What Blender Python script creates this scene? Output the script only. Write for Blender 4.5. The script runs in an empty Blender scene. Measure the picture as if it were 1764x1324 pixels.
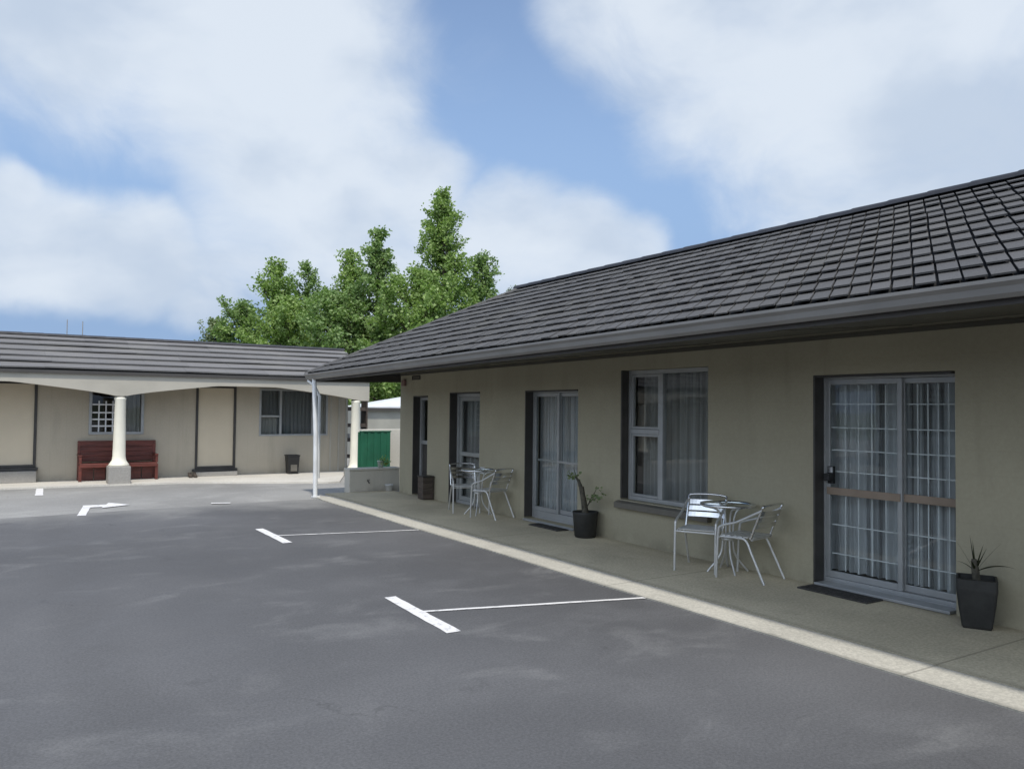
import bpy, bmesh, math, random
import numpy as np
from mathutils import Vector, Matrix
random.seed(7); rng = np.random.default_rng(11)
R = math.radians
S = bpy.context.scene
COL = S.collection

# ------------------------------------------------------------------ camera
YAW, PIT, ROL, FPX, IW, IH = R(32.6), R(1.75), R(0.6), 1372.0, 1764, 1324
CAM = np.array([0, 0, 1.7])
fw = np.array([math.sin(YAW)*math.cos(PIT), math.cos(YAW)*math.cos(PIT), math.sin(PIT)])
r0 = np.array([math.cos(YAW), -math.sin(YAW), 0]); u0 = np.cross(r0, fw)
rt = r0*math.cos(ROL) + u0*math.sin(ROL); up = np.cross(rt, fw)
def ray(px, py): return fw*FPX + rt*(px-IW/2) - up*(py-IH/2)
def sky_dir(px, py):
    d = ray(px, py); return d/np.linalg.norm(d)
cd = bpy.data.cameras.new('camera'); cam = bpy.data.objects.new('camera', cd); COL.objects.link(cam)
cd.sensor_width = 36; cd.lens = 36*FPX/IW; cd.clip_end = 5000; cd.clip_start = 0.05
m = Matrix((rt, up, -fw)).transposed().to_4x4(); m.translation = Vector(CAM); cam.matrix_world = m
S.camera = cam

# ------------------------------------------------------------------ material helpers
class NT:
    def __init__(s, tree): s.t = tree; s.n = tree.nodes; s.l = tree.links
    def add(s, typ, **kw):
        n = s.n.new(typ)
        for k, v in kw.items():
            if hasattr(n, k) and not k.startswith('i_'): setattr(n, k, v)
        return n
    def link(s, a, b): s.l.new(a, b)
    def math(s, op, a, b=None, clamp=False):
        n = s.n.new('ShaderNodeMath'); n.operation = op; n.use_clamp = clamp
        for i, v in enumerate((a, b)):
            if v is None: continue
            if isinstance(v, (int, float)): n.inputs[i].default_value = v
            else: s.l.new(v, n.inputs[i])
        return n.outputs[0]
    def noise(s, vec, scale, detail=4, rough=.55, dist=0.0):
        n = s.n.new('ShaderNodeTexNoise'); n.inputs['Scale'].default_value = scale
        n.inputs['Detail'].default_value = detail; n.inputs['Roughness'].default_value = rough
        n.inputs['Distortion'].default_value = dist
        if vec is not None: s.l.new(vec, n.inputs['Vector'])
        return n.outputs['Fac']
    def ramp(s, fac, a, b, c0=0.0, c1=1.0, smooth=True):
        n = s.n.new('ShaderNodeMapRange'); n.interpolation_type = 'SMOOTHSTEP' if smooth else 'LINEAR'
        s.l.new(fac, n.inputs[0]); n.inputs[1].default_value = a; n.inputs[2].default_value = b
        n.inputs[3].default_value = c0; n.inputs[4].default_value = c1
        return n.outputs[0]
    def mix(s, fac, a, b, mode='MIX'):
        n = s.n.new('ShaderNodeMix'); n.data_type = 'RGBA'; n.blend_type = mode
        for sock, v in ((n.inputs['Factor'], fac), (n.inputs[6], a), (n.inputs[7], b)):
            if isinstance(v, (int, float)): sock.default_value = v
            elif isinstance(v, tuple): sock.default_value = (*v, 1)
            else: s.l.new(v, sock)
        return n.outputs[2]
    def mapping(s, vec, scale=(1, 1, 1), loc=(0, 0, 0)):
        n = s.n.new('ShaderNodeMapping'); n.inputs['Scale'].default_value = scale; n.inputs['Location'].default_value = loc
        s.l.new(vec, n.inputs['Vector']); return n.outputs[0]
    def bump(s, h, strength, dist=.01, normal=None):
        n = s.n.new('ShaderNodeBump'); n.inputs['Strength'].default_value = strength; n.inputs['Distance'].default_value = dist
        s.l.new(h, n.inputs['Height'])
        if normal is not None: s.l.new(normal, n.inputs['Normal'])
        return n.outputs[0]
def newmat(name):
    m = bpy.data.materials.new(name); m.use_nodes = True
    nt = NT(m.node_tree); b = nt.n['Principled BSDF']
    tc = nt.n.new('ShaderNodeTexCoord').outputs['Object']
    return m, nt, b, tc
def scl(c, k): return tuple(min(1, x*k) for x in c)
def pbr(name, col, rough=.6, var=.12, scale=3.0, bump=0.0, bscale=60.0, metal=0.0, fine=0.0, fscale=80.0, spec=.5, stretch=(1, 1, 1), rvar=.1):
    m, nt, b, tc = newmat(name)
    v = nt.mapping(tc, stretch)
    c = nt.mix(nt.ramp(nt.noise(v, scale, 5), .3, .7), scl(col, 1-var), scl(col, 1+var))
    if fine: c = nt.mix(nt.ramp(nt.noise(v, fscale, 3), .3, .7), c, scl(col, 1-fine), 'MIX') if fine < 0 else nt.mix(fine, c, nt.mix(nt.noise(v, fscale, 3), (0, 0, 0), (1, 1, 1)), 'OVERLAY')
    nt.link(c, b.inputs['Base Color'])
    b.inputs['Metallic'].default_value = metal; b.inputs['Specular IOR Level'].default_value = spec
    nt.link(nt.ramp(nt.noise(v, scale*2.3, 4), .2, .8, max(.02, rough-rvar), min(1, rough+rvar)), b.inputs['Roughness'])
    if bump: nt.link(nt.bump(nt.noise(v, bscale, 4), bump), b.inputs['Normal'])
    return m

M = {}
# car park asphalt: dark sealed surface with worn pale patches and aggregate
def asphalt(name, col, pale, amount, warm):
    m, nt, b, tc = newmat(name)
    big = nt.noise(tc, .22, 3, .5, .3); mid = nt.noise(tc, 1.1, 6, .6, .4); fine = nt.noise(tc, 60, 4, .7); agg = nt.noise(tc, 190, 2, .6)
    c = nt.mix(nt.ramp(big, .32, .68), scl(col, .82), scl(col, 1.18))
    c = nt.mix(nt.math('MULTIPLY', nt.ramp(mid, .45, .75), .5), c, scl(col, 1.3))
    st = nt.noise(nt.mapping(tc, (1, 1.6, 1), (3, 7, 0)), .9, 7, .62, .6)
    c = nt.mix(nt.math('MULTIPLY', nt.ramp(st, .52, .78), amount), c, pale)
    drip = nt.noise(nt.mapping(tc, (1.2, .7, 1), (11, 3, 0)), 1.9, 5, .6, .2)
    c = nt.mix(nt.math('MULTIPLY', nt.ramp(drip, .64, .72), .35), c, scl(col, .55))
    # cracks
    vor = nt.n.new('ShaderNodeTexVoronoi'); vor.feature = 'DISTANCE_TO_EDGE'; vor.inputs['Scale'].default_value = .35
    w = nt.n.new('ShaderNodeVectorMath'); w.operation = 'ADD'; nt.link(tc, w.inputs[0])
    nn = nt.n.new('ShaderNodeTexNoise'); nn.inputs['Scale'].default_value = 1.5; nn.inputs['Detail'].default_value = 6; nt.link(tc, nn.inputs['Vector']); nt.link(nn.outputs['Color'], w.inputs[1])
    nt.link(w.outputs[0], vor.inputs['Vector'])
    crack = nt.math('MULTIPLY', nt.ramp(vor.outputs['Distance'], .0, .006, 1, 0), nt.ramp(big, .5, .6))
    c = nt.mix(nt.math('MULTIPLY', crack, .45), c, scl(col, .4))
    if 'sealed' in name:
        sp = nt.n.new('ShaderNodeSeparateXYZ'); nt.link(tc, sp.inputs[0])
        far = nt.math('ADD', sp.outputs['Y'], nt.math('MULTIPLY', nt.math('SUBTRACT', mid, .5), 3.0))
        c = nt.mix(nt.ramp(far, 12.6, 14.6, 0, .8), c, (.25, .245, .23))      # worn through towards the old surface
        # darker wheel tracks along the driving lane
        tr_ = nt.math('ABSOLUTE', nt.math('SUBTRACT', nt.math('ABSOLUTE', nt.math('SUBTRACT', nt.math('ADD', sp.outputs['X'], nt.math('MULTIPLY', big, .8)), .3)), .75))
        c = nt.mix(nt.math('MULTIPLY', nt.ramp(tr_, .05, .4, 1, 0), nt.ramp(mid, .3, .65, .0, .35)), c, scl(col, .72))
    c = nt.mix(.42, c, nt.mix(nt.ramp(fine, .25, .75), (.25, .25, .25), (.75, .75, .75)), 'OVERLAY')
    c = nt.mix(nt.math('MULTIPLY', nt.ramp(agg, .62, .72), .35), c, warm)
    nt.link(c, b.inputs['Base Color']); nt.link(nt.ramp(mid, .3, .7, .72, .92), b.inputs['Roughness'])
    b.inputs['Specular IOR Level'].default_value = .35
    nt.link(nt.bump(agg, .25, .004, nt.bump(fine, .15, .006)), b.inputs['Normal'])
    return m
M['asphalt'] = asphalt('sealed asphalt', (.106, .1055, .107), (.205, .203, .198), .6, (.25, .24, .23))
M['oldasphalt'] = asphalt('weathered asphalt', (.275, .268, .252), (.38, .37, .345), .7, (.36, .34, .31))
M['earth'] = pbr('grassy ground', (.07, .09, .035), .95, .3, .8, .3, 20)
def concrete(name, col, var, joints=0.0):
    m, nt, b, tc = newmat(name)
    a = nt.noise(tc, .7, 5, .6, .3); f = nt.noise(tc, 45, 4, .7); g = nt.noise(tc, 160, 2); st = nt.noise(tc, 2.4, 6, .65, .5)
    c = nt.mix(nt.ramp(a, .3, .7), scl(col, 1-var), scl(col, 1+var))
    c = nt.mix(nt.math('MULTIPLY', nt.ramp(st, .55, .72), .4), c, scl(col, .72))
    c = nt.mix(.5, c, nt.mix(nt.ramp(f, .25, .75), (.3, .3, .3), (.7, .7, .7)), 'OVERLAY')
    c = nt.mix(nt.math('MULTIPLY', nt.ramp(g, .6, .7), .3), c, scl(col, 1.4))
    if joints:
        sp = nt.n.new('ShaderNodeSeparateXYZ'); nt.link(tc, sp.inputs[0])
        fr = nt.math('FRACT', nt.math('DIVIDE', sp.outputs['Y'], joints))
        d = nt.math('ABSOLUTE', nt.math('SUBTRACT', fr, .5))
        c = nt.mix(nt.math('MULTIPLY', nt.ramp(d, .495, .499), .55), c, scl(col, .35))
    if joints:
        ed = nt.math('ADD', sp.outputs['X'], nt.math('MULTIPLY', nt.math('SUBTRACT', st, .5), .14))
        c = nt.mix(nt.math('MULTIPLY', nt.ramp(ed, 4.925, 4.985, 1, 0), .55), c, scl(col, .38))
        c = nt.mix(nt.math('MULTIPLY', nt.math('MULTIPLY', nt.ramp(ed, 5.25, 5.32), nt.ramp(ed, 5.33, 5.42, 1, 0)), .4), c, scl(col, .5))
        c = nt.mix(nt.math('MULTIPLY', nt.ramp(ed, 6.55, 6.74), .45), c, scl(col, .5))
    nt.link(c, b.inputs['Base Color']); b.inputs['Roughness'].default_value = .85; b.inputs['Specular IOR Level'].default_value = .3
    nt.link(nt.bump(g, .25, .003, nt.bump(f, .2, .006)), b.inputs['Normal'])
    return m
M['kerb'] = concrete('pale concrete', (.46, .437, .375), .10, 3.0)
M['paving'] = concrete('exposed aggregate paving', (.50, .44, .315), .14, 3.0)
M['slab'] = concrete('sunlit concrete slab', (.56, .53, .47), .08)
M['plinth'] = concrete('grey rendered plinth', (.30, .285, .26), .08)
# road paint: worn white
mm, nt, b, tc = newmat('road paint')
w_ = nt.noise(tc, 14, 6, .7); w2 = nt.noise(tc, 90, 3, .6)
c = nt.mix(nt.ramp(w_, .52, .74), (.76, .74, .72), (.33, .33, .33)); c = nt.mix(nt.math('MULTIPLY', nt.ramp(w2, .55, .7), .5), c, (.3, .3, .3))
nt.link(c, b.inputs['Base Color']); b.inputs['Roughness'].default_value = .75; M['paint'] = mm
# rendered masonry walls: faint block courses, stains
def render_wall(name, col, course=0.2, ax='Z', cst=.12):
    m, nt, b, tc = newmat(name)
    a = nt.noise(tc, .6, 4, .6); f = nt.noise(tc, 35, 4, .7); st = nt.noise(nt.mapping(tc, (2.5, 2.5, .35)), 1.3, 6, .6)
    c = nt.mix(nt.ramp(a, .3, .7), scl(col, .93), scl(col, 1.06))
    c = nt.mix(nt.math('MULTIPLY', nt.ramp(st, .50, .72), .38), c, scl(col, .74))
    sp = nt.n.new('ShaderNodeSeparateXYZ'); nt.link(tc, sp.inputs[0])
    d = nt.math('ABSOLUTE', nt.math('SUBTRACT', nt.math('FRACT', nt.math('DIVIDE', sp.outputs[ax], course)), .5))
    line = nt.ramp(d, .47, .495)
    # dirt splashed along the foot of the wall
    foot = nt.math('MULTIPLY', nt.ramp(sp.outputs['Z'], .0, .22, 1, 0), nt.ramp(nt.noise(tc, 3, 5), .4, .65))
    c = nt.mix(nt.math('MULTIPLY', foot, .6), c, scl(col, .55))
    c = nt.mix(nt.math('MULTIPLY', line, cst), c, scl(col, .7))
    c = nt.mix(.12, c, nt.mix(nt.ramp(f, .25, .75), (.3, .3, .3), (.7, .7, .7)), 'OVERLAY')
    nt.link(c, b.inputs['Base Color']); b.inputs['Roughness'].default_value = .8; b.inputs['Specular IOR Level'].default_value = .3
    h = nt.math('SUBTRACT', nt.math('MULTIPLY', f, .35), nt.math('MULTIPLY', line, .5))
    nt.link(nt.bump(h, .06, .006), b.inputs['Normal'])
    return m
M['wall'] = render_wall('painted block wall', (.355, .325, .235))
M['wall2'] = render_wall('painted board wall', (.45, .40, .315), .3, 'X', .18)
M['wallpale'] = render_wall('pale rendered wall', (.56, .53, .46), .2, 'Z', .05)
M['shedwall'] = pbr('shed cladding', (.36, .35, .30), .7, .08, 2)
M['beam'] = pbr('painted fibre cement', (.42, .39, .325), .6, .07, 1.2, .1, 40, stretch=(1, 1, 2))
M['cream'] = pbr('cream column paint', (.84, .80, .67), .55, .05, 2, .08, 40)
M['white'] = pbr('white gloss paint', (.70, .71, .71), .4, .08, 4)
M['dark'] = pbr('dark bronze paint', (.045, .042, .038), .5, .2, 3)
M['sillp'] = pbr('sill paint', (.13, .12, .10), .6, .15, 3, .1, 30)
M['gutter'] = pbr('gutter enamel', (.215, .205, .19), .45, .10, 1.5, stretch=(1, 1, 3))
M['fasciad'] = pbr('dark fascia', (.06, .055, .05), .6, .1, 2)
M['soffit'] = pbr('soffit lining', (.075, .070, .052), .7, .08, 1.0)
M['alu'] = pbr('aluminium joinery', (.36, .37, .37), .4, .08, 4, metal=.3)
M['chrome'] = pbr('polished aluminium', (.72, .73, .74), .22, .05, 6, metal=1.0, rvar=.06)
M['alutube'] = pbr('brushed aluminium tube', (.60, .60, .58), .42, .06, 9, metal=.55)
M['tan'] = pbr('tan push rail', (.26, .20, .15), .5, .1, 5)
M['interior'] = pbr('interior', (.12, .115, .10), .8, .1, 2)
M['door'] = pbr('grey door paint', (.27, .28, .27), .5, .07, 2)
M['blind'] = pbr('beige roller blind', (.60, .52, .39), .75, .04, 1.2, .08, 90)
M['black'] = pbr('black plastic', (.016, .016, .016), .5, .3, 4, .1, 60)
M['pot'] = pbr('charcoal fibre pot', (.022, .022, .020), .65, .25, 5, .15, 40)
M['soil'] = pbr('potting soil', (.04, .03, .02), .95, .4, 20, .5, 60)
M['wood'] = pbr('red stained timber', (.125, .030, .020), .45, .3, 2, .2, 25, stretch=(1, 8, 8))
M['brownwood'] = pbr('brown timber', (.075, .058, .046), .7, .25, 2.5, .2, 25, stretch=(1, 6, 6))
M['green'] = pbr('green painted panel', (.018, .115, .062), .5, .15, 2.5, .1, 30)
M['mint'] = pbr('pale plastic pot', (.46, .52, .45), .5, .1, 8)
M['rubber'] = pbr('rubber mat', (.05, .047, .043), .9, .3, 30, .4, 150)
M['roofwhite'] = pbr('white roofing steel', (.78, .79, .80), .4, .05, 2)
M['bark'] = pbr('bark', (.065, .052, .04), .9, .3, 6, .5, 30)
M['stemp'] = pbr('yucca trunk', (.075, .068, .05), .9, .4, 18, .5, 50)
# roof tiles: tone varies per tile
def tiles(name, col, var, rough):
    m, nt, b, tc = newmat(name)
    g = nt.n.new('ShaderNodeNewGeometry').outputs['Random Per Island']
    c = nt.mix(g, scl(col, 1-var), scl(col, 1+var))
    a = nt.noise(tc, .8, 5, .6); f = nt.noise(tc, 70, 3, .7)
    c = nt.mix(nt.math('MULTIPLY', nt.ramp(a, .5, .75), .4), c, scl((col[0]*1.05, col[1]*1.05, col[2]*.95), 1.5))
    c = nt.mix(.4, c, nt.mix(nt.ramp(f, .25, .75), (.25, .25, .25), (.75, .75, .75)), 'OVERLAY')
    nt.link(c, b.inputs['Base Color']); nt.link(nt.ramp(a, .3, .7, rough-.1, rough+.1), b.inputs['Roughness'])
    b.inputs['Specular IOR Level'].default_value = .4
    nt.link(nt.bump(f, .3, .004), b.inputs['Normal'])
    return m
M['tile'] = tiles('charcoal roof tiles', (.088, .085, .082), .13, .75)
M['tilefar'] = tiles('weathered grey roof tiles', (.175, .168, .162), .07, .7)
M['ridge'] = pbr('ridge capping', (.028, .029, .034), .6, .2, 3, .1, 40)
M['under'] = pbr('roof underlay', (.012, .012, .012), .9)
# glass: clear pane with fresnel reflection, slightly grey
mm = bpy.data.materials.new('window glass'); mm.use_nodes = True; nt = NT(mm.node_tree)
nt.n.remove(nt.n['Principled BSDF']); out = nt.n['Material Output']
tr = nt.n.new('ShaderNodeBsdfTransparent'); tr.inputs[0].default_value = (.92, .94, .94, 1)
gl = nt.n.new('ShaderNodeBsdfGlossy'); gl.inputs['Roughness'].default_value = .01; gl.inputs[0].default_value = (1, 1, 1, 1)
frn = nt.n.new('ShaderNodeFresnel'); frn.inputs[0].default_value = 1.5
tcg = nt.n.new('ShaderNodeTexCoord').outputs['Object']
bn = nt.bump(nt.noise(tcg, 1.3, 2), .06, .02); nt.link(bn, gl.inputs['Normal'])
mx = nt.n.new('ShaderNodeMixShader'); geo = nt.n.new('ShaderNodeNewGeometry'); nt.link(nt.math('MULTIPLY', frn.outputs[0], nt.math('SUBTRACT', 1.0, geo.outputs['Backfacing'])), mx.inputs[0]); nt.link(tr.outputs[0], mx.inputs[1]); nt.link(gl.outputs[0], mx.inputs[2])
nt.link(mx.outputs[0], out.inputs[0]); M['glass'] = mm
# net curtain: diffuse + translucent cloth with some see-through
def cloth(name, col, see):
    mm = bpy.data.materials.new(name); mm.use_nodes = True; nt = NT(mm.node_tree)
    nt.n.remove(nt.n['Principled BSDF']); out = nt.n['Material Output']
    tc = nt.n.new('ShaderNodeTexCoord').outputs['Object']
    c = nt.mix(nt.noise(nt.mapping(tc, (6, 6, .4)), 3, 4), scl(col, .85), scl(col, 1.1))
    d = nt.n.new('ShaderNodeBsdfDiffuse'); nt.link(c, d.inputs[0])
    t = nt.n.new('ShaderNodeBsdfTranslucent'); nt.link(c, t.inputs[0])
    a = nt.n.new('ShaderNodeMixShader'); a.inputs[0].default_value = .3; nt.link(d.outputs[0], a.inputs[1]); nt.link(t.outputs[0], a.inputs[2])
    tp = nt.n.new('ShaderNodeBsdfTransparent'); x = nt.n.new('ShaderNodeMixShader'); nt.link(nt.ramp(nt.noise(nt.mapping(tc, (7, 7, .12)), 1.7, 4, .6), .42, .66, see*.15, see), x.inputs[0])
    nt.link(a.outputs[0], x.inputs[1]); nt.link(tp.outputs[0], x.inputs[2]); nt.link(x.outputs[0], out.inputs[0])
    return mm
M['net'] = cloth('net curtain', (.78, .80, .82), .75)
M['dusk'] = cloth('dim room grey', (.20, .205, .21), .0)
M['voile'] = cloth('grey voile', (.44, .445, .43), .35)
M['drape'] = cloth('grey drape', (.40, .39, .37), .0)
def leafmat(name, ca, cb, cc):
    mm = bpy.data.materials.new(name); mm.use_nodes = True; nt = NT(mm.node_tree)
    b = nt.n['Principled BSDF']; out = nt.n['Material Output']
    tc = nt.n.new('ShaderNodeTexCoord').outputs['Object']
    g = nt.n.new('ShaderNodeNewGeometry').outputs['Random Per Island']
    c = nt.mix(nt.ramp(nt.noise(tc, .55, 4, .6), .35, .65), ca, cb)
    c = nt.mix(nt.ramp(g, .55, 1.0), c, cc)
    nt.link(c, b.inputs['Base Color']); b.inputs['Roughness'].default_value = .55; b.inputs['Specular IOR Level'].default_value = .35
    t = nt.n.new('ShaderNodeBsdfTranslucent'); nt.link(nt.mix(1.0, c, (1.0, 1.15, .6), 'MULTIPLY'), t.inputs[0])
    a = nt.n.new('ShaderNodeMixShader'); a.inputs[0].default_value = .38
    nt.link(b.outputs[0], a.inputs[1]); nt.link(t.outputs[0], a.inputs[2]); nt.link(a.outputs[0], out.inputs[0])
    return mm
M['leafA'] = leafmat('fresh green leaves', (.18, .28, .07), (.28, .39, .12), (.40, .50, .20))
M['leafB'] = leafmat('mid green leaves', (.155, .245, .08), (.24, .35, .12), (.35, .44, .20))
M['leafC'] = leafmat('grey green leaves', (.17, .22, .11), (.25, .31, .16), (.33, .37, .23))
M['leafP'] = leafmat('strap leaves', (.028, .036, .016), (.045, .052, .022), (.06, .065, .03))

# ------------------------------------------------------------------ mesh helpers
def props(o, label=None, cat=None, group=None, kind=None):
    for k, v in (('label', label), ('category', cat), ('group', group), ('kind', kind)):
        if v: o[k] = v
    return o
def thing(name, label, cat, loc=(0, 0, 0), group=None):
    o = bpy.data.objects.new(name, None); COL.objects.link(o); o.location = loc; o.empty_display_size = .2
    return props(o, label, cat, group)
def origin(o):
    v = Vector((0, 0, 0))
    while o is not None: v += o.location; o = o.parent
    return v
class MB:
    def __init__(s): s.v = []; s.f = []; s.mi = []; s.sm = []; s.cur = 0
    def add(s, vs, fs, smooth=False):
        b = len(s.v); s.v += [tuple(map(float, p)) for p in vs]
        for f in fs: s.f.append(tuple(i+b for i in f)); s.mi.append(s.cur); s.sm.append(smooth)
        return s
    def box(s, a, b):
        x0, y0, z0 = (min(a[i], b[i]) for i in range(3)); x1, y1, z1 = (max(a[i], b[i]) for i in range(3))
        return s.hexa([(x0, y0, z0), (x1, y0, z0), (x1, y1, z0), (x0, y1, z0), (x0, y0, z1), (x1, y0, z1), (x1, y1, z1), (x0, y1, z1)])
    def hexa(s, p): return s.add(p, [(3, 2, 1, 0), (4, 5, 6, 7), (0, 1, 5, 4), (1, 2, 6, 5), (2, 3, 7, 6), (3, 0, 4, 7)])
    def prism(s, pts, z0, z1):
        n = len(pts)
        return s.add([(x, y, z0) for x, y in pts]+[(x, y, z1) for x, y in pts],
                     [tuple(range(n-1, -1, -1)), tuple(range(n, 2*n))]+[(i, (i+1) % n, n+(i+1) % n, n+i) for i in range(n)])
    def tube(s, pts, rad, n=8, cap=True, flat=1.0):
        pts = [Vector(p) for p in pts]; rads = rad if isinstance(rad, (list, tuple)) else [rad]*len(pts)
        vs = []; ref = None
        for i, p in enumerate(pts):
            t = (pts[min(i+1, len(pts)-1)]-pts[max(i-1, 0)]).normalized()
            if ref is None: ref = t.orthogonal().normalized()
            a = (ref - t*ref.dot(t)).normalized(); ref = a; b = t.cross(a)
            for k in range(n):
                w = 2*math.pi*k/n; vs.append(p+(a*math.cos(w)+b*math.sin(w)*flat)*rads[i])
        fs = []
        for i in range(len(pts)-1):
            for k in range(n): fs.append((i*n+k, i*n+(k+1) % n, (i+1)*n+(k+1) % n, (i+1)*n+k))
        s.add(vs, fs, True)
        if cap: s.add(vs[:n], [tuple(range(n-1, -1, -1))]); s.add(vs[-n:], [tuple(range(n))])
        return s
    def lathe(s, prof, c=(0, 0, 0), n=24, smooth=True):
        vs = []; fs = []
        for r, z in prof:
            for k in range(n):
                w = 2*math.pi*k/n; vs.append((c[0]+r*math.cos(w), c[1]+r*math.sin(w), c[2]+z))
        for i in range(len(prof)-1):
            for k in range(n): fs.append((i*n+k, i*n+(k+1) % n, (i+1)*n+(k+1) % n, (i+1)*n+k))
        s.add(vs, fs, smooth)
        return s
    def build(s, name, mat, parent=None, bevel=0.0, merge=False, label=None):
        off = origin(parent) if parent is not None else Vector((0, 0, 0))
        me = bpy.data.meshes.new(name); me.from_pydata([(x-off.x, y-off.y, z-off.z) for x, y, z in s.v], [], s.f)
        for mt in (mat if isinstance(mat, (list, tuple)) else [mat]): me.materials.append(mt)
        me.polygons.foreach_set('material_index', s.mi); me.polygons.foreach_set('use_smooth', s.sm)
        if merge:
            bm = bmesh.new(); bm.from_mesh(me); bmesh.ops.remove_doubles(bm, verts=bm.verts, dist=1e-5)
            bmesh.ops.recalc_face_normals(bm, faces=bm.faces); bm.to_mesh(me); bm.free()
        me.update()
        o = bpy.data.objects.new(name, me); COL.objects.link(o)
        if parent is not None: o.parent = parent
        if bevel:
            md = o.modifiers.new('bevel', 'BEVEL'); md.width = bevel; md.segments = 2; md.limit_method = 'ANGLE'; md.angle_limit = R(50)
        if label: o['label'] = label
        return o
def struct(mb, name, mat, **kw):
    o = mb.build(name, mat, **kw); o['kind'] = 'structure'; return o
def copy_tree(o, parent=None):
    c = o.copy(); COL.objects.link(c)
    if parent is not None: c.parent = parent
    for ch in list(o.children): copy_tree(ch, c)
    return c
class Face:
    """a wall face: u along it, n out of it, z up"""
    def __init__(s, fn): s.P = fn
    def box(s, mb, u0, u1, n0, n1, z0, z1):
        P = s.P; p = [P(u0, n0, z0), P(u1, n0, z0), P(u1, n1, z0), P(u0, n1, z0), P(u0, n0, z1), P(u1, n0, z1), P(u1, n1, z1), P(u0, n1, z1)]
        xs = list(zip(*p)); return mb.box([min(q) for q in xs], [max(q) for q in xs])
    def wall(s, mb, u0, u1, z0, z1, thick, holes):
        us = sorted({u0, u1, *[h[0] for h in holes], *[h[1] for h in holes]}); zs = sorted({z0, z1, *[h[2] for h in holes], *[h[3] for h in holes]})
        def solid(i, j):
            if i < 0 or j < 0 or i >= len(us)-1 or j >= len(zs)-1: return False
            u, z = (us[i]+us[i+1])/2, (zs[j]+zs[j+1])/2
            return not any(h[0] < u < h[1] and h[2] < z < h[3] for h in holes)
        P = s.P
        for i in range(len(us)-1):
            for j in range(len(zs)-1):
                if not solid(i, j): continue
                a, b, c, d = us[i], us[i+1], zs[j], zs[j+1]
                for n in (0, -thick): mb.add([P(a, n, c), P(b, n, c), P(b, n, d), P(a, n, d)], [(0, 1, 2, 3)])
                for (di, dj, q) in ((-1, 0, ((a, c), (a, d))), (1, 0, ((b, c), (b, d))), (0, -1, ((a, c), (b, c))), (0, 1, ((a, d), (b, d)))):
                    if not solid(i+di, j+dj):
                        (ua, za), (ub, zb) = q; mb.add([P(ua, 0, za), P(ub, 0, zb), P(ub, -thick, zb), P(ua, -thick, za)], [(0, 1, 2, 3)])
    def curtain(s, mb, u0, u1, n, z0, z1, folds, amp, seed=0, hem=0.0):
        rr = random.Random(seed); k = int(max(24, (u1-u0)*90)); P = s.P; vs = []
        ph = [rr.uniform(0, 6.28) for _ in range(3)]; rows = 6
        for j in range(rows):
            t = j/(rows-1); z = z0+(z1-z0)*t
            for i in range(k+1):
                u = u0+(u1-u0)*i/k; w = (u-u0)/(u1-u0)*folds*6.283
                a = amp*(1.0-.35*t)*(math.sin(w+ph[0]+.5*math.sin(w*.37+ph[1]))+.35*math.sin(w*2.3+ph[2]))
                vs.append(P(u, n+a, z+(hem*math.sin(w*.5+ph[1]) if j == 0 else 0)))
        fs = [(j*(k+1)+i, j*(k+1)+i+1, (j+1)*(k+1)+i+1, (j+1)*(k+1)+i) for j in range(rows-1) for i in range(k)]
        mb.add(vs, fs, True)
def frame_bars(F, mb, u0, u1, z0, z1, n0, n1, w):
    F.box(mb, u0, u0+w, n0, n1, z0, z1); F.box(mb, u1-w, u1, n0, n1, z0, z1)
    F.box(mb, u0+w, u1-w, n0, n1, z0, z0+w); F.box(mb, u0+w, u1-w, n0, n1, z1-w, z1)

# ------------------------------------------------------------------ setting
def sheet(name, pts, z, mat):
    mb = MB(); mb.add([(x, y, z) for x, y in pts], [tuple(range(len(pts)))]); return struct(mb, name, mat)
sheet('ground', [(-1500, -1500), (1500, -1500), (1500, 1500), (-1500, 1500)], -.06, M['earth'])
sheet('pavement', [(-60, -60), (5.5, -60), (14, 14.5), (14, 30), (-60, 30)], -.004, M['oldasphalt'])
edge = [(-14, 13.85)]+[(x, 14.0+.1*x+random.uniform(-.05, .05)-.012*max(0, x-2)**2*1.2) for x in np.arange(-6, 4.9, .35)]+[(4.955, 14.42)]
car_park = sheet('car_park', [(-14, -20), (4.955, -20)]+edge[::-1], .002, M['asphalt'])
def strip_poly(mb, pts, z0, z1): mb.prism(pts, z0, z1)
mb = MB()
ys = np.linspace(-12, 14.0, 40)
left = [(4.93+.012*math.sin(y*1.7)+.006*math.sin(y*5.1), y) for y in ys]; right = [(5.31+.008*math.sin(y*1.1), y) for y in ys]
strip_poly(mb, left+[(4.97, 14.35), (5.0, 14.6), (5.12, 14.72), (5.3, 14.5)]+right[::-1], -.05, .014); struct(mb, 'kerb', M['kerb'])
mb = MB(); mb.prism([(5.325, -12), (6.75, -12), (6.75, 15.06), (5.34, 15.06), (5.325, 14.4)], -.05, .018); struct(mb, 'veranda_floor', M['paving'])
mb = MB(); mb.prism([(-14, 18.95), (1.0, 18.7), (3.3, 18.55), (6.15, 17.2), (6.45, 17.25), (7.67, 20.0), (-14, 20.0)], -.05, .03); struct(mb, 'path', M['slab'])
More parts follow.
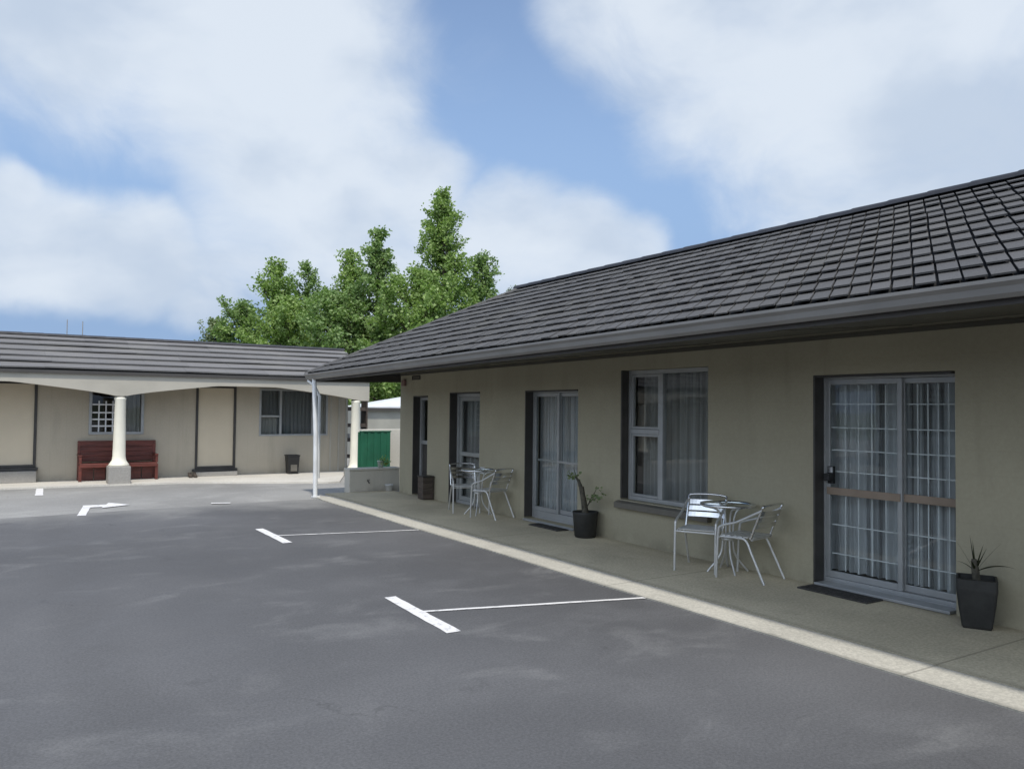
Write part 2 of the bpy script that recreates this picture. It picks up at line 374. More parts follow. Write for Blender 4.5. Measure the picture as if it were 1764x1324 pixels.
# painted bay markings belong to the car park surface
def mark(name, quads, z=.0065, parent=car_park):
    mb = MB()
    for qi, q in enumerate(quads):
        (x0, y0), (x1, y1), w0, w1 = q
        d = Vector((x1-x0, y1-y0)); L = d.length; d /= L; nrm = Vector((-d.y, d.x)); k = max(2, int(L/.12)); vs = []
        for i in range(k+1):
            t = i/k; p = Vector((x0, y0))+d*L*t; w = (w0+(w1-w0)*t)/2
            vs += [(*(p+nrm*(w+random.uniform(-.004, .004))), z+.0015*qi), (*(p-nrm*(w+random.uniform(-.004, .004))), z+.0015*qi)]
        mb.add(vs, [(2*i, 2*i+1, 2*i+3, 2*i+2) for i in range(k)])
    return mb.build(name, M['paint'], parent)
mark('bay_marking', [((2.97, 6.64), (2.93, 5.36), .11, .12), ((2.99, 6.03), (4.94, 5.46), .045, .05)])
mark('bay_marking', [((3.04, 11.21), (3.04, 9.9), .11, .12), ((3.1, 10.5), (4.94, 10.06), .04, .045)])
mark('bay_marking', [((1.06, 13.81), (1.22, 14.93), .12, .12), ((1.17, 15.0), (1.60, 14.97), .34, .30), ((1.5, 15.02), (1.86, 14.93), .75, .04), ((3.1, 14.5), (3.4, 14.4), .12, .10)], z=.0062)
mark('bay_marking', [((.62, 17.25), (.68, 18.65), .13, .12)], z=.0012)

# ------------------------------------------------------------------ main motel building (right)
WX = 6.74
FR = Face(lambda u, n, z: (WX-n, u, z))
motel = thing('motel_building', 'long olive grey motel unit block with charcoal tiled hip roof, running along the right side', 'building', (8.5, 5, 0))
D3 = (3.63, 5.02, .02, 2.06); WN = (6.41, 7.92, .55, 2.21); D2 = (8.83, 10.16, .05, 1.98); D1 = (11.53, 12.6, .02, 1.98); O0 = (13.47, 14.1, .02, 1.93)
mb = MB(); FR.wall(mb, -6, 14.69, -.05, 2.50, .26, [D3, WN, D2, D1, O0])
wall = None
mb.box((10.3, -6, -.05), (10.5, 14.69, 2.5)); mb.box((7.003, 14.49, -.05), (10.298, 14.69, 2.5)); mb.box((7.003, -6, -.05), (10.298, -5.8, 2.5))
wall = mb.build('wall', M['wall'], motel, merge=True)
mb = MB(); mb.box((7.006, -5.79, -.055), (10.29, 14.48, .012)); mb.box((8.4, -5.79, .02), (8.5, 14.48, 2.44)); mb.build('interior', M['interior'], motel)
# sliding door nearest the camera
def slider(D, mid, rail, name, curt, sill_h, grille, n0=-.225, lbl=None):
    u0, u1, z0, z1 = D
    fr = MB(); frame_bars(FR, fr, u0+.003, u1-.003, z0+.003, z1-.003, n0, n0+.09, .035)
    zb, zt = z0+sill_h, z1-.04
    for (a, b, n) in ((mid-.02, u1-.038, n0+.045), (u0+.038, mid+.02, n0+.004)):
        FR.box(fr, a, a+.045, n, n+.035, zb, zt); FR.box(fr, b-.045, b, n, n+.035, zb, zt)
        FR.box(fr, a+.045, b-.045, n, n+.035, zb, zb+.06); FR.box(fr, a+.045, b-.045, n, n+.035, zt-.05, zt)
    FR.box(fr, u0+.038, u1-.038, n0, n0+.085, z0+.038, zb-.003)
    d = fr.build(name, M['alu'], motel, bevel=.004, label=lbl)
    for (a, b, n) in ((mid+.025, u1-.083, n0+.06), (u0+.083, mid-.025, n0+.02)):
        p = MB(); FR.box(p, a, b, n, n+.006, zb+.06, zt-.05); p.build('pane', M['glass'], d)
        if rail:
            q = MB(); FR.box(q, a-.03, b+.03, n+.018, n+.03, rail-.036, rail+.036); q.build('push_rail', M['tan'], d, bevel=.003)
        if grille:
            g = MB(); nb = 5
            for i in range(1, nb): uu = a+(b-a)*i/nb; FR.box(g, uu-.005, uu+.005, n-.035, n-.025, zb+.07, zt-.06)
            for zz in (.32, .60, 1.12, 1.33, 1.55, 1.78): FR.box(g, a, b, n-.024, n-.016, zz-.005, zz+.005)
            g.build('grille', M['white'], d)
    for (a, b, n, k, sd_) in ((u0-.1, mid-.03, -.33, 8, 1), (mid, u1+.1, -.35, 9, 2)):
        c = MB(); FR.curtain(c, a, b, n, z0+.11, z1+.02, k, .03, sd_, .006); c.build('curtain', curt, d)
    return d
sd = slider(D3, 4.21, .93, 'sliding_door', M['net'], .07, True)
h = MB(); FR.box(h, 4.90, 4.955, -.18, -.13, 1.0, 1.17); FR.box(h, 4.895, 4.96, -.13, -.07, 1.03, 1.10); h.build('handle', M['black'], sd, bevel=.006)
h = MB(); FR.box(h, 4.89, 4.94, -.128, -.115, 1.105, 1.165); h.build('lock_plate', M['chrome'], sd, bevel=.004)
sd2 = slider(D2, 9.5, None, 'sliding_door', M['net'], .12, False)
q = MB()
for (a, b, n) in ((9.52, 10.07, -.190), (8.92, 9.48, -.150)): FR.box(q, a, b, n, n+.012, .915, .945)
q.build('push_rail', M['alu'], sd2)
q = MB(); FR.box(q, 8.86, 10.12, -.13, .05, .02, .048); q.build('threshold', M['alu'], sd2, bevel=.004)
q = MB(); FR.box(q, 3.66, 4.98, -.13, .045, .024, .05); q.build('threshold', M['alu'], sd, bevel=.004)
# dark timber linings in the reveals
for D in (D3, D2, D1, O0):
    q = MB(); FR.box(q, D[1]-.003, D[1]-.025, -.132, .006, D[2]+.02, D[3]-.003); FR.box(q, D[0]+.028, D[1]-.028, -.132, .004, D[3]-.003, D[3]-.02); q.build('door_lining', M['dark'], motel, bevel=.002)
q = MB(); FR.box(q, WN[1]-.003, WN[1]-.03, -.098, .006, WN[2]+.02, WN[3]-.003); q.build('window_lining', M['dark'], motel, bevel=.002)
# bedroom window
f = MB(); u0, u1, z0, z1 = WN; frame_bars(FR, f, u0+.003, u1-.034, z0+.003, z1-.003, -.17, -.10, .05)
mu = 7.28
FR.box(f, mu-.03, mu+.03, -.168, -.095, z0+.055, z1-.055); FR.box(f, mu+.032, u1-.086, -.165, -.09, 1.40, 1.46)
for (za, zb) in ((z0+.056, 1.398), (1.462, z1-.056)): frame_bars(FR, f, mu+.033, u1-.087, za, zb, -.15, -.105, .03)
win = f.build('window', M['alu'], motel, bevel=.004)
p = MB(); FR.box(p, u0+.055, mu-.032, -.135, -.129, z0+.056, z1-.056); p.build('pane', M['glass'], win)
for (za, zb) in ((z0+.087, 1.367), (1.493, z1-.087)):
    p = MB(); FR.box(p, mu+.064, u1-.118, -.135, -.129, za, zb); p.build('pane', M['glass'], win)
s = MB(); s.hexa([FR.P(u0-.06, .07, z0-.10), FR.P(u1+.05, .07, z0-.10), FR.P(u1+.05, -.04, z0-.10), FR.P(u0-.06, -.04, z0-.10),
                  FR.P(u0-.06, .07, z0-.03), FR.P(u1+.05, .07, z0-.03), FR.P(u1+.05, -.04, z0+.002), FR.P(u0-.06, -.04, z0+.002)]); s.build('sill', M['sillp'], win, bevel=.004)
for (a, b, n, k, sd_) in ((u0-.05, mu+.1, -.32, 9, 3), (mu+.13, u1-.1, -.34, 3, 4)):
    c = MB(); FR.curtain(c, a, b, n, z0+.02, z1+.05, k, .03, sd_); c.build('curtain', M['voile'], win)
# grey panel door with its frame
u0, u1, z0, z1 = D1
f = MB(); frame_bars(FR, f, u0+.003, u1-.03, z0+.003, z1-.022, -.22, -.134, .05)
dr = MB(); frame_bars(FR, dr, u0+.056, u1-.084, z0+.056, z1-.075, -.205, -.165, .075); FR.box(dr, u0+.132, u1-.16, -.204, -.164, .86, .93)
d1 = dr.build('door', M['door'], motel, bevel=.004); f.build('frame', M['alu'], d1, bevel=.003)
for (za, zb) in ((z0+.132, .858), (.932, z1-.151)):
    p = MB(); FR.box(p, u0+.132, u1-.16, -.19, -.184, za, zb); p.build('pane', M['glass'], d1)
c = MB(); FR.curtain(c, u0, u1, -.30, z0+.05, z1+.02, 7, .025, 21); c.build('curtain', M['voile'], d1)
h = MB(); h.lathe([(0, 0), (.022, .003), (.03, .02), (.022, .038), (0, .04)], (0, 0, 0), 12)
h.v = [(WX+.165-z, 11.68+x, 1.0+y) for x, y, z in h.v]; h.build('handle', M['chrome'], d1)
# narrow end door, half glazed
u0, u1, z0, z1 = O0
f = MB(); frame_bars(FR, f, u0+.003, u1-.03, z0+.003, z1-.022, -.22, -.134, .055); FR.box(f, u0+.06, u1-.086, -.21, -.15, 1.0, 1.07)
nd = f.build('door', M['alu'], motel, bevel=.003, label='narrow half glazed end door')
p = MB(); FR.box(p, u0+.059, u1-.087, -.18, -.174, 1.072, z1-.08); p.build('pane', M['glass'], nd)
p = MB(); FR.box(p, u0+.059, u1-.087, -.20, -.17, z0+.06, .998); p.build('panel', M['dark'], nd)
# wall vent, alarm box, power point
v = MB(); frame_bars(FR, v, 13.8, 14.15, 2.24, 2.32, .002, .014, .012)
for i in range(4): FR.box(v, 13.815, 14.135, .002, .008, 2.256+i*.014, 2.262+i*.014)
v.build('vent', M['dark'], motel)
v = MB(); FR.box(v, 14.42, 14.56, .002, .05, 2.13, 2.25); v.build('alarm_box', pbr('faded red plastic', (.22, .13, .11), .5), motel, bevel=.006)
v = MB(); FR.box(v, 11.33, 11.46, .002, .03, .62, .73); sw = v.build('power_point', M['white'], motel, bevel=.005)
v = MB(); FR.box(v, 11.37, 11.42, .031, .036, .65, .70); v.build('socket_face', M['alu'], sw)

# roof
def ze(y): return 2.495-.0135*(y-2.24)
RX, RZ, YB, YR = 7.78, 3.85, 14.97, 11.87
def rp(s, y, lift=0.0):
    x = 4.9+(RX-4.9)*s; z = ze(y)+(RZ-ze(y))*s; return (x-.43*lift, y, z+.9*lift)
def ymax(s): return YB-(YB-YR)*s
mb = MB(); mb.cur = 0
NR = 12; TW = .155; SK = 1.75
for i in range(NR):
    s0 = i/NR; s1 = min(1.0, (i+1)/NR+.012); yy = -9.2+random.uniform(-.006, .006)
    while yy < YB:
        a, b = yy+.009, yy+TW-.009; ja, jb = random.uniform(-.003, .003), random.uniform(-.003, .003); l0 = .037+random.uniform(-.006, .006); l1 = .008+random.uniform(0, .003)
        m0, m1 = ymax(s0), ymax(s1)
        if a+SK*s0 < m0-.03:
            P = [(s0, min(a+ja+SK*s0, m0)), (s0, min(b+jb+SK*s0, m0)), (s1, min(b+jb+SK*s1, m1)), (s1, min(a+ja+SK*s1, m1))]
            if abs(P[1][1]-P[0][1]) > .02:
                sag = random.uniform(-.002, .002)
                lo = [rp(s, y, (l0 if k < 2 else l1)-.012) for k, (s, y) in enumerate(P)]; hi = [rp(s, y, (l0+sag if k < 2 else l1)) for k, (s, y) in enumerate(P)]
                mb.hexa(lo+hi)
        yy += TW
mb.cur = 1
B1 = rp(0, YB); Rr = rp(1, YR); 
yk = [-7, -4, -1, 2, 5, 8, 10, YR]
for a, b in zip(yk[:-1], yk[1:]): mb.add([rp(s_, y, -.012) for s_ in np.linspace(0, 1, 7) for y in (a, b)], [(2*i, 2*i+1, 2*i+3, 2*i+2) for i in range(6)])
for i in range(8):
    a, b = i/8, (i+1)/8; mb.add([rp(a, YR, -.012), rp(a, ymax(a), -.012), rp(b, ymax(b), -.012), rp(b, YR, -.012)], [(0, 1, 2, 3)])
B2 = (10.66, YB, 2.36)
mb.cur = 0
mb.add([B1, B2, Rr], [(0, 1, 2)]); mb.add([rp(1, -7), Rr, B2, (10.66, -7, 2.5)], [(0, 1, 2, 3)])
roof = mb.build('roof', [M['tile'], M['under']], motel)
def caps(name, p, q, step, rad, parent, mat):
    mb = MB(); p, q = Vector(p), Vector(q); L = (q-p).length; d = (q-p)/L; side = d.cross(Vector((0, 0, 1))).normalized(); u = side.cross(d); k = int(L/step)
    for i in range(k):
        a = p+d*(L*i/k); b = p+d*(L*(i+1)/k+.03); vs = []
        for e, rr in ((a, rad*.96), (b, rad*1.06)):
            for j in range(9):
                w = math.pi*j/8*1.0; vs.append(e+side*math.cos(w)*rr*1.25+u*(math.sin(w)*rr*.8-.02))
        mb.add(vs, [(j, j+1, 10+j, 9+j) for j in range(8)], True)
    return mb.build(name, mat, parent)
caps('ridge_cap', (RX, -7, RZ+.02), (RX, YR+.1, RZ+.02), .42, .085, roof, M['ridge'])
hp = caps('hip_cap', rp(0, YB, .02), (RX, YR, RZ+.02), .40, .06, roof, M['tile'])
# vent pipe on the ridge
v = MB(); v.lathe([(.05, 0), (.05, .14), (.075, .15), (.075, .19), (0, .2)], (7.95, 10.9, 3.74), 12); v.build('vent_pipe', M['plinth'], roof)
# gutter (ogee-like profile) along the eave and round the end
def gutter_run(mb, pts, out):
    prof = [(0, .0), (.05, -.004), (.075, .02), (.085, .06), (.11, .085), (.11, .108), (.098, .108), (.098, .09), (.07, .065), (.0, .065)]
    n = len(prof); vs = []
    for (p, o) in zip(pts, out):
        for (d, h) in prof: vs.append((p[0]+o[0]*d, p[1]+o[1]*d, p[2]+h))
    for i in range(len(pts)-1):
        for j in range(n): mb.add([vs[i*n+j], vs[i*n+(j+1) % n], vs[(i+1)*n+(j+1) % n], vs[(i+1)*n+j]], [(0, 1, 2, 3)])
    mb.add(vs[:n], [tuple(range(n))]); mb.add(vs[-n:], [tuple(range(n))])
mb = MB(); gp = [(4.965, y, ze(y)-.112) for y in np.linspace(-7, YB-.06, 24)]; go = [(-1, 0)]*23+[(-1, 1)]
gp.append((10.6, YB-.06, 2.32)); go.append((0, 1)); gutter_run(mb, gp, go)
gut = mb.build('gutter', M['gutter'], motel, merge=True)
mb = MB(); mb.hexa([(4.972, -7, ze(-7)-.15), (4.99, -7, ze(-7)-.15), (4.99, YB-.08, ze(YB)-.15), (4.972, YB-.08, ze(YB)-.15), (4.972, -7, ze(-7)-.02), (4.99, -7, ze(-7)-.02), (4.99, YB-.08, ze(YB)-.02), (4.972, YB-.08, ze(YB)-.02)])
mb.hexa([(4.992, YB-.1, ze(YB)-.15), (10.6, YB-.1, 2.29), (10.6, YB-.082, 2.29), (4.992, YB-.082, ze(YB)-.15), (4.992, YB-.1, ze(YB)-.02), (10.6, YB-.1, 2.42), (10.6, YB-.082, 2.42), (4.992, YB-.082, ze(YB)-.02)])
mb.build('fascia', M['fasciad'], motel)
mb = MB()
def sofz(x, y): e = ze(y)-.148; return e+(2.47-.012*(y-5)*.6-e)*min(1, (x-4.99)/(WX-4.99))
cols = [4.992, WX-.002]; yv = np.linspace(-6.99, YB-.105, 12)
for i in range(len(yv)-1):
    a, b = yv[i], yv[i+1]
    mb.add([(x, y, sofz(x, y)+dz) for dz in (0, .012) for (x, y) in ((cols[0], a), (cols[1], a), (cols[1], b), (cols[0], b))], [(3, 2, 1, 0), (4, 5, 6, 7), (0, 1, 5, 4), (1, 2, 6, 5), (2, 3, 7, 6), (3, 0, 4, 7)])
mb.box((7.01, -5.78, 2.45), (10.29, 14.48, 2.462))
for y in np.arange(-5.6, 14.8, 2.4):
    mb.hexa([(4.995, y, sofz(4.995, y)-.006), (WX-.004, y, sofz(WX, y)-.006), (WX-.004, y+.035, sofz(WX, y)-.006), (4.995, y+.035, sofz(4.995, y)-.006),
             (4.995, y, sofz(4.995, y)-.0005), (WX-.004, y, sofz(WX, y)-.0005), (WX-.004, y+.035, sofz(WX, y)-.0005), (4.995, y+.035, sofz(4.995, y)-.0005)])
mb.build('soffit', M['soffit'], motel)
mb = MB(); mb.hexa([(WX-.022, -5.9, 2.48), (WX-.003, -5.9, 2.48), (WX-.003, 14.66, 2.335), (WX-.022, 14.66, 2.335), (WX-.022, -5.9, 2.52), (WX-.003, -5.9, 2.52), (WX-.003, 14.66, 2.375), (WX-.022, 14.66, 2.375)])
mb.build('cornice', M['soffit'], motel)
# white post under the roof corner, a leaning downpipe strapped to it
mb = MB(); mb.tube([(4.985, 14.60, .0), (4.975, 14.61, 1.2), (4.945, 14.66, 2.24)], .042, 12); post = mb.build('post', M['white'], motel)
mb = MB(); mb.tube([(5.075, 14.72, .35), (5.075, 14.72, 1.9), (5.0, 14.84, 2.12), (4.93, 14.96, 2.2)], .03, 10); mb.build('downpipe', M['white'], post)
mb = MB(); mb.prism([(4.93, 14.54), (5.06, 14.54), (5.06, 14.67), (4.93, 14.67)], .0, .03); mb.build('base_plate', M['white'], post, bevel=.004)

# ------------------------------------------------------------------ far wing
FY = 20.0
FF = Face(lambda u, n, z: (u, FY-n, z))
wing = thing('motel_wing', 'low taupe motel wing with arched veranda beam across the back of the car park', 'building', (0, 20, 0))
DA = (-1.35, .62, .36, 2.16); DB = (3.9, 4.79, .22, 2.16); WA = (1.66, 2.72, 1.06, 2.06); WB = (5.39, 7.1, .98, 2.12)
mb = MB(); FF.wall(mb, -12, 7.67, -.05, 2.36, .2, [DA, DB, WA, WB])
mb.box((7.47, 20.202, -.05), (7.67, 24.0, 2.36)); mb.box((-12, 24.002, -.05), (7.67, 24.2, 2.36)); mb.box((-12, 20.202, -.05), (-11.8, 24.0, 2.36))
mb.add([(7.6, 20.2, 2.36), (7.6, 24, 2.36), (7.6, 21.2, 3.2)], [(0, 1, 2)])
mb.build('wall', M['wall2'], wing, merge=True)
mb = MB(); mb.box((-11.79, 20.21, -.05), (7.46, 23.99, .01)); mb.box((-11.79, 21.6, .02), (7.46, 21.7, 2.33)); mb.build('interior', M['interior'], wing)
for D, nm in ((DA, 'wide'), (DB, 'narrow')):
    u0, u1, z0, z1 = D; f = MB(); frame_bars(FF, f, u0-.02, u1+.02, z0-.02, z1+.02, -.05, .025, .055)
    d = f.build('door', M['dark'], wing, bevel=.004)
    p = MB(); FF.curtain(p, u0+.03, u1-.03, -.02, z0+.035, z1-.03, 2, .003, 5); p.build('blind', M['blind'], d)
    s = MB(); FF.box(s, u0-.08, u1+.06, -.02, .09, z0-.085, z0-.024); s.build('sill', M['dark'], d, bevel=.005)
    s = MB(); FF.box(s, u0-.05, u1+.03, .003, .22, .03, z0-.09); s.build('step', M['plinth'], d, bevel=.01)
# window behind the first column: small panes with white bars
u0, u1, z0, z1 = WA; f = MB(); frame_bars(FF, f, u0-.03, u1+.03, z0-.03, z1+.03, -.04, .03, .06); FF.box(f, 2.25, 2.31, -.035, .028, z0+.03, z1-.03)
wa = f.build('window', M['alu'], wing, bevel=.004)
g = MB()
for i in range(1, 4): uu = u0+.03+(2.25-u0-.03)*i/4; FF.box(g, uu-.014, uu+.014, -.03, -.012, z0+.03, 1.78)
for zz in (1.22, 1.37, 1.52, 1.70): FF.box(g, u0+.03, 2.25, -.011, .004, zz-.016, zz+.016)
g.build('glazing_bars', M['white'], wa)
p = MB(); FF.box(p, u0+.03, u1-.03, -.06, -.054, z0+.03, z1-.03); p.build('pane', M['glass'], wa)
c = MB(); FF.curtain(c, 2.38, u1+.05, -.13, z0, z1, 4, .02, 8); c.build('curtain', M['drape'], wa)
# right window: small hung sash, dark fixed pane, drawn drape
u0, u1, z0, z1 = WB; f = MB(); frame_bars(FF, f, u0-.02, u1+.02, z0-.02, z1+.02, -.05, .02, .045)
for uu in (5.9, 6.72): FF.box(f, uu-.025, uu+.025, -.045, .018, z0+.025, z1-.025)
FF.box(f, u0+.025, 5.875, -.045, .024, 1.43, 1.475)
wb = f.build('window', M['alu'], wing, bevel=.004)
p = MB(); FF.box(p, u0+.025, u1-.025, -.03, -.024, z0+.025, z1-.025); p.build('pane', M['glass'], wb)
for (a, b, n, zt, k, sd_) in ((6.74, u1, -.1, z1, 5, 9), (u0, 5.87, -.16, 1.42, 4, 10)):
    c = MB(); FF.curtain(c, a, b, n, z0, zt, k, .02, sd_); c.build('curtain', M['drape'], wb)
c = MB(); FF.curtain(c, 5.86, 6.78, -.14, z0-.02, z1+.02, 9, .012, 11); c.build('curtain', M['dusk'], wb)  # dark sheet added so the dim room behind the pane reads grey
c = MB(); FF.curtain(c, u0-.03, 5.85, -.19, 1.40, z1+.02, 5, .012, 12); c.build('curtain', M['dusk'], wb)  # same added sheet behind the upper sash
# wall boards right of the window
mb = MB()
for i, uu in enumerate((7.2, 7.42, 7.62)): FF.box(mb, uu-.02, uu+.02, .002, .02, .03, 2.1)
mb.build('wall_batten', M['beam'], wing)
# arched beam on columns
CX = [-3.2, 2.13, 7.45]; BY0, BY1 = 18.775, 18.99
mb = MB(); us = np.linspace(-9, 7.76, 150); bot = []
for u in us:
    z = None
    for a, b_ in ((-8.5, -3.2), (-3.2, 2.13), (2.13, 7.45)):
        if a <= u <= b_:
            t = (u-a)/(b_-a); e = min(t, 1-t)*(b_-a); z = 1.88+.27*min(1, max(0, (e-.09)/1.9))**.75*(1-.06*(1-min(1, e/2.6)))
    bot.append(1.86 if z is None else z)
for i in range(len(us)-1):
    a, b_ = us[i], us[i+1]; za, zb = bot[i], bot[i+1]
    mb.add([(a, BY0, za), (b_, BY0, zb), (b_, BY0, 2.34), (a, BY0, 2.34), (a, BY1, za), (b_, BY1, zb), (b_, BY1, 2.34), (a, BY1, 2.34)], [(0, 1, 2, 3), (7, 6, 5, 4), (4, 5, 1, 0), (3, 2, 6, 7)])
mb.add([(us[-1], BY0, bot[-1]), (us[-1], BY1, bot[-1]), (us[-1], BY1, 2.34), (us[-1], BY0, 2.34)], [(0, 1, 2, 3)])
mb.build('beam', M['beam'], wing, merge=True)
for k, cx in enumerate(CX):
    zb = .15 if k == 2 else .40
    mb = MB(); mb.lathe([(.0, zb), (.20, zb), (.205, zb+.02), (.17, zb+.07), (.14, zb+.12), (.128, zb+.2), (.125, zb+.35), (.108, 1.80), (.118, 1.82), (.118, 1.86), (0, 1.865)], (cx, 18.885, 0), 24)
    c = mb.build('column', M['cream'], wing)
    mb = MB(); mb.box((cx-.215, 18.67, -.03), (cx+.215, 19.10, zb-.002)); mb.build('plinth', M['plinth'], c, bevel=.02)
# veranda ceiling and roof
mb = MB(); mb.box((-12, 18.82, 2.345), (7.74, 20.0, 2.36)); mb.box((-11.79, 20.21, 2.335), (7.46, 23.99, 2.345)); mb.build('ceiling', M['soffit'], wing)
EY, EZ, GY, GZ = 18.715, 2.40, 21.2, 3.26
def fp(s, x, lift=0): return (x, EY+(GY-EY)*s-.32*lift, EZ+(GZ-EZ)*s+.95*lift)
mb = MB(); NF = 6
for i in range(NF):
    s0, s1 = i/NF, min(1, (i+1)/NF+.01); x = -12+random.uniform(0, .3)
    while x < 7.95:
        w = .9; a, b_ = x+.001, min(x+w-.001, 7.95); l0 = .056+random.uniform(-.004, .004); l1 = .008
        wav = [.006*math.sin(.9*q+i*1.7)+.004*math.sin(2.3*q+i) for q in (a, b_)]
        mb.hexa([fp(s0, a, l0-.03+wav[0]), fp(s0, b_, l0-.03+wav[1]), fp(s1, b_, l1-.01), fp(s1, a, l1-.01), fp(s0, a, l0+wav[0]), fp(s0, b_, l0+wav[1]), fp(s1, b_, l1), fp(s1, a, l1)])
        x += w
mb.cur = 1; mb.add([fp(0, -12), fp(0, 7.95), fp(1, 7.95), fp(1, -12)], [(0, 1, 2, 3)])
mb.cur = 0; mb.add([fp(1, -12), fp(1, 7.95), (7.95, 24.3, 2.36), (-12, 24.3, 2.36)], [(0, 1, 2, 3)])
froof = mb.build('roof', [M['tilefar'], M['under']], wing)
caps('ridge_cap', (-12, GY, GZ+.03), (7.95, GY, GZ+.03), .42, .07, froof, M['ridge'])
for x, hh in ((1.23, .36), (1.55, .34)):
    a = MB(); a.tube([(x, 21.2, GZ+.05), (x, 21.2, GZ+.05+hh)], .009, 6); a.build('antenna', M['plinth'], froof)
mb = MB(); mb.box((-12, 18.735, 2.345), (7.9, 18.85, 2.395)); mb.box((-12, 18.72, 2.33), (7.9, 18.733, 2.40)); mb.build('fascia', M['fasciad'], wing)
mb = MB(); mb.box((7.62, 19.5, .0), (7.80, 19.62, 2.34)); mb.build('timber_post', M['dark'], wing, bevel=.01)

# ------------------------------------------------------------------ yard behind the gap
lw = thing('low_wall', 'low grey rendered garden wall with cream column base behind it, at the corner', 'wall', (6.35, 15.2, 0))
mb = MB(); mb.box((5.84, 15.08, -.03), (6.92, 15.36, .435)); mb.build('wall', M['wallpale'], lw, bevel=.012)
mb = MB(); mb.box((5.83, 15.06, .437), (6.93, 15.38, .475)); mb.build('capping', M['wallpale'], lw, bevel=.008)
mb = MB(); mb.tube([(6.22, 15.07, .22), (6.22, 15.02, .22), (6.22, 14.99, .18)], .012, 8); mb.tube([(6.19, 15.03, .25), (6.25, 15.03, .25)], .008, 6); mb.build('tap', M['dark'], lw)
gp_ = thing('fence_panel', 'dark green ribbed fence panel standing beside the cream column', 'fence', (7.2, 17, 0))
mb = MB()
for i in range(9): mb.box((6.84+i*.08, 17.0+(.012 if i % 2 else 0), .05), (6.84+i*.08+.078, 17.04, 1.14))
mb.build('boards', M['green'], gp_)
mb = MB(); mb.box((6.82, 16.99, 1.142), (7.58, 17.05, 1.165)); mb.box((6.8, 17.042, .0), (6.85, 17.09, 1.14)); mb.box((7.53, 17.042, .0), (7.58, 17.09, 1.14)); mb.build('frame', M['green'], gp_, bevel=.004)
mb = MB(); mb.box((7.0, 17.3, -.03), (9.6, 17.5, 1.19)); o = mb.build('yard_wall', M['wallpale'], bevel=.01); props(o, 'pale rendered yard wall directly behind the green fence panel', 'wall')
shed = thing('shed', 'small grey shed with a bright white sloping roof seen through the gap', 'shed', (11, 25, 0))
mb = MB(); mb.box((9.7, 24, -.05), (13.4, 26.5, 1.72)); mb.build('wall', M['shedwall'], shed)
mb = MB(); mb.hexa([(9.6, 23.9, 1.66), (13.5, 23.9, 1.72), (13.5, 26.6, 2.25), (9.9, 26.6, 1.64), (9.6, 23.9, 1.72), (13.5, 23.9, 1.78), (13.5, 26.6, 2.31), (9.9, 26.6, 1.70)])
mb.build('roof', M['roofwhite'], shed)
mb = MB(); mb.box((9.6, 23.86, 1.60), (13.5, 23.899, 1.69)); mb.build('gutter', M['fasciad'], shed)
# pot on the low wall
pp = thing('potted_plant', 'tiny pale green pot with trailing plant on the low wall', 'plant pot', (6.55, 15.2, .476))
mb = MB(); mb.lathe([(0, .477), (.05, .477), (.066, .60), (.075, .60), (.075, .615), (.055, .61), (0, .60)], (6.55, 15.2, 0), 16); mb.build('pot', M['mint'], pp)
def strap_leaf(mb, base, az, el, L, w, droop, seg=7):
    p = Vector(base); d = Vector((math.cos(az)*math.cos(el), math.sin(az)*math.cos(el), math.sin(el))); side = Vector((-math.sin(az), math.cos(az), 0)); vs = []
    for i in range(seg+1):
        t = i/seg; ww = w*(1-t**1.6)*(.55+.9*min(1, t*3)*.5)+.001
        nrm = side.cross(d).normalized(); vs += [p+side*ww-nrm*ww*.2, p+nrm*ww*.25, p-side*ww-nrm*ww*.2]
        p = p+d*(L/seg); d = (d-Vector((0, 0, droop/seg))).normalized()
    fs = []
    for i in range(seg): a = i*3; fs += [(a, a+1, a+4, a+3), (a+1, a+2, a+5, a+4)]
    mb.add(vs, fs, True)
def leaf_spray(mb, c, rad, n, size, rr):
    for _ in range(n):
        o = Vector((rr.gauss(0, rad), rr.gauss(0, rad), rr.gauss(0, rad*.7))); a = Vector((rr.uniform(-1, 1), rr.uniform(-1, 1), rr.uniform(-.3, 1))).normalized()*size; b = a.orthogonal().normalized()*size*.45
        p = Vector(c)+o; mb.add([p, p+a*.5+b, p+a, p+a*.5-b], [(0, 1, 2, 3)])
rr = random.Random(5)
mb = MB(); leaf_spray(mb, (6.60, 15.18, .62), .045, 60, .05, rr); leaf_spray(mb, (6.66, 15.15, .55), .03, 30, .05, rr); mb.build('foliage', M['leafB'], pp)
bk = thing('bucket', 'small white bucket at the foot of the low wall', 'bucket', (6.62, 14.93, .018))
mb = MB(); mb.lathe([(0, .02), (.062, .02), (.08, .14), (.086, .14), (.086, .15), (.074, .148), (.06, .03), (0, .03)], (6.62, 14.93, 0), 18); mb.build('body', M['white'], bk)
mb = MB(); mb.tube([(6.62+.082*math.cos(a), 14.93-.02-.05*abs(math.sin(a)), .14-.03*math.sin(a)) for a in np.linspace(0, math.pi, 9)], .004, 6); mb.build('handle', M['alutube'], bk)
sh = thing('shelf', 'brown slatted storage shelf in the shade behind the cream column', 'shelf', (8.2, 21.2, 0))
mb = MB()
for z in (.3, .75, 1.15, 1.6): mb.box((7.75, 21.0, z), (8.6, 21.4, z+.03)); mb.box((7.76, 21.0, z+.031), (8.58, 21.02, z+.10))
mb.build('boards', M['brownwood'], sh)
for x in (7.72, 8.6):
    mb = MB(); mb.box((x, 21.0, -.004), (x+.04, 21.4, 1.9)); mb.build('side', M['brownwood'], sh)
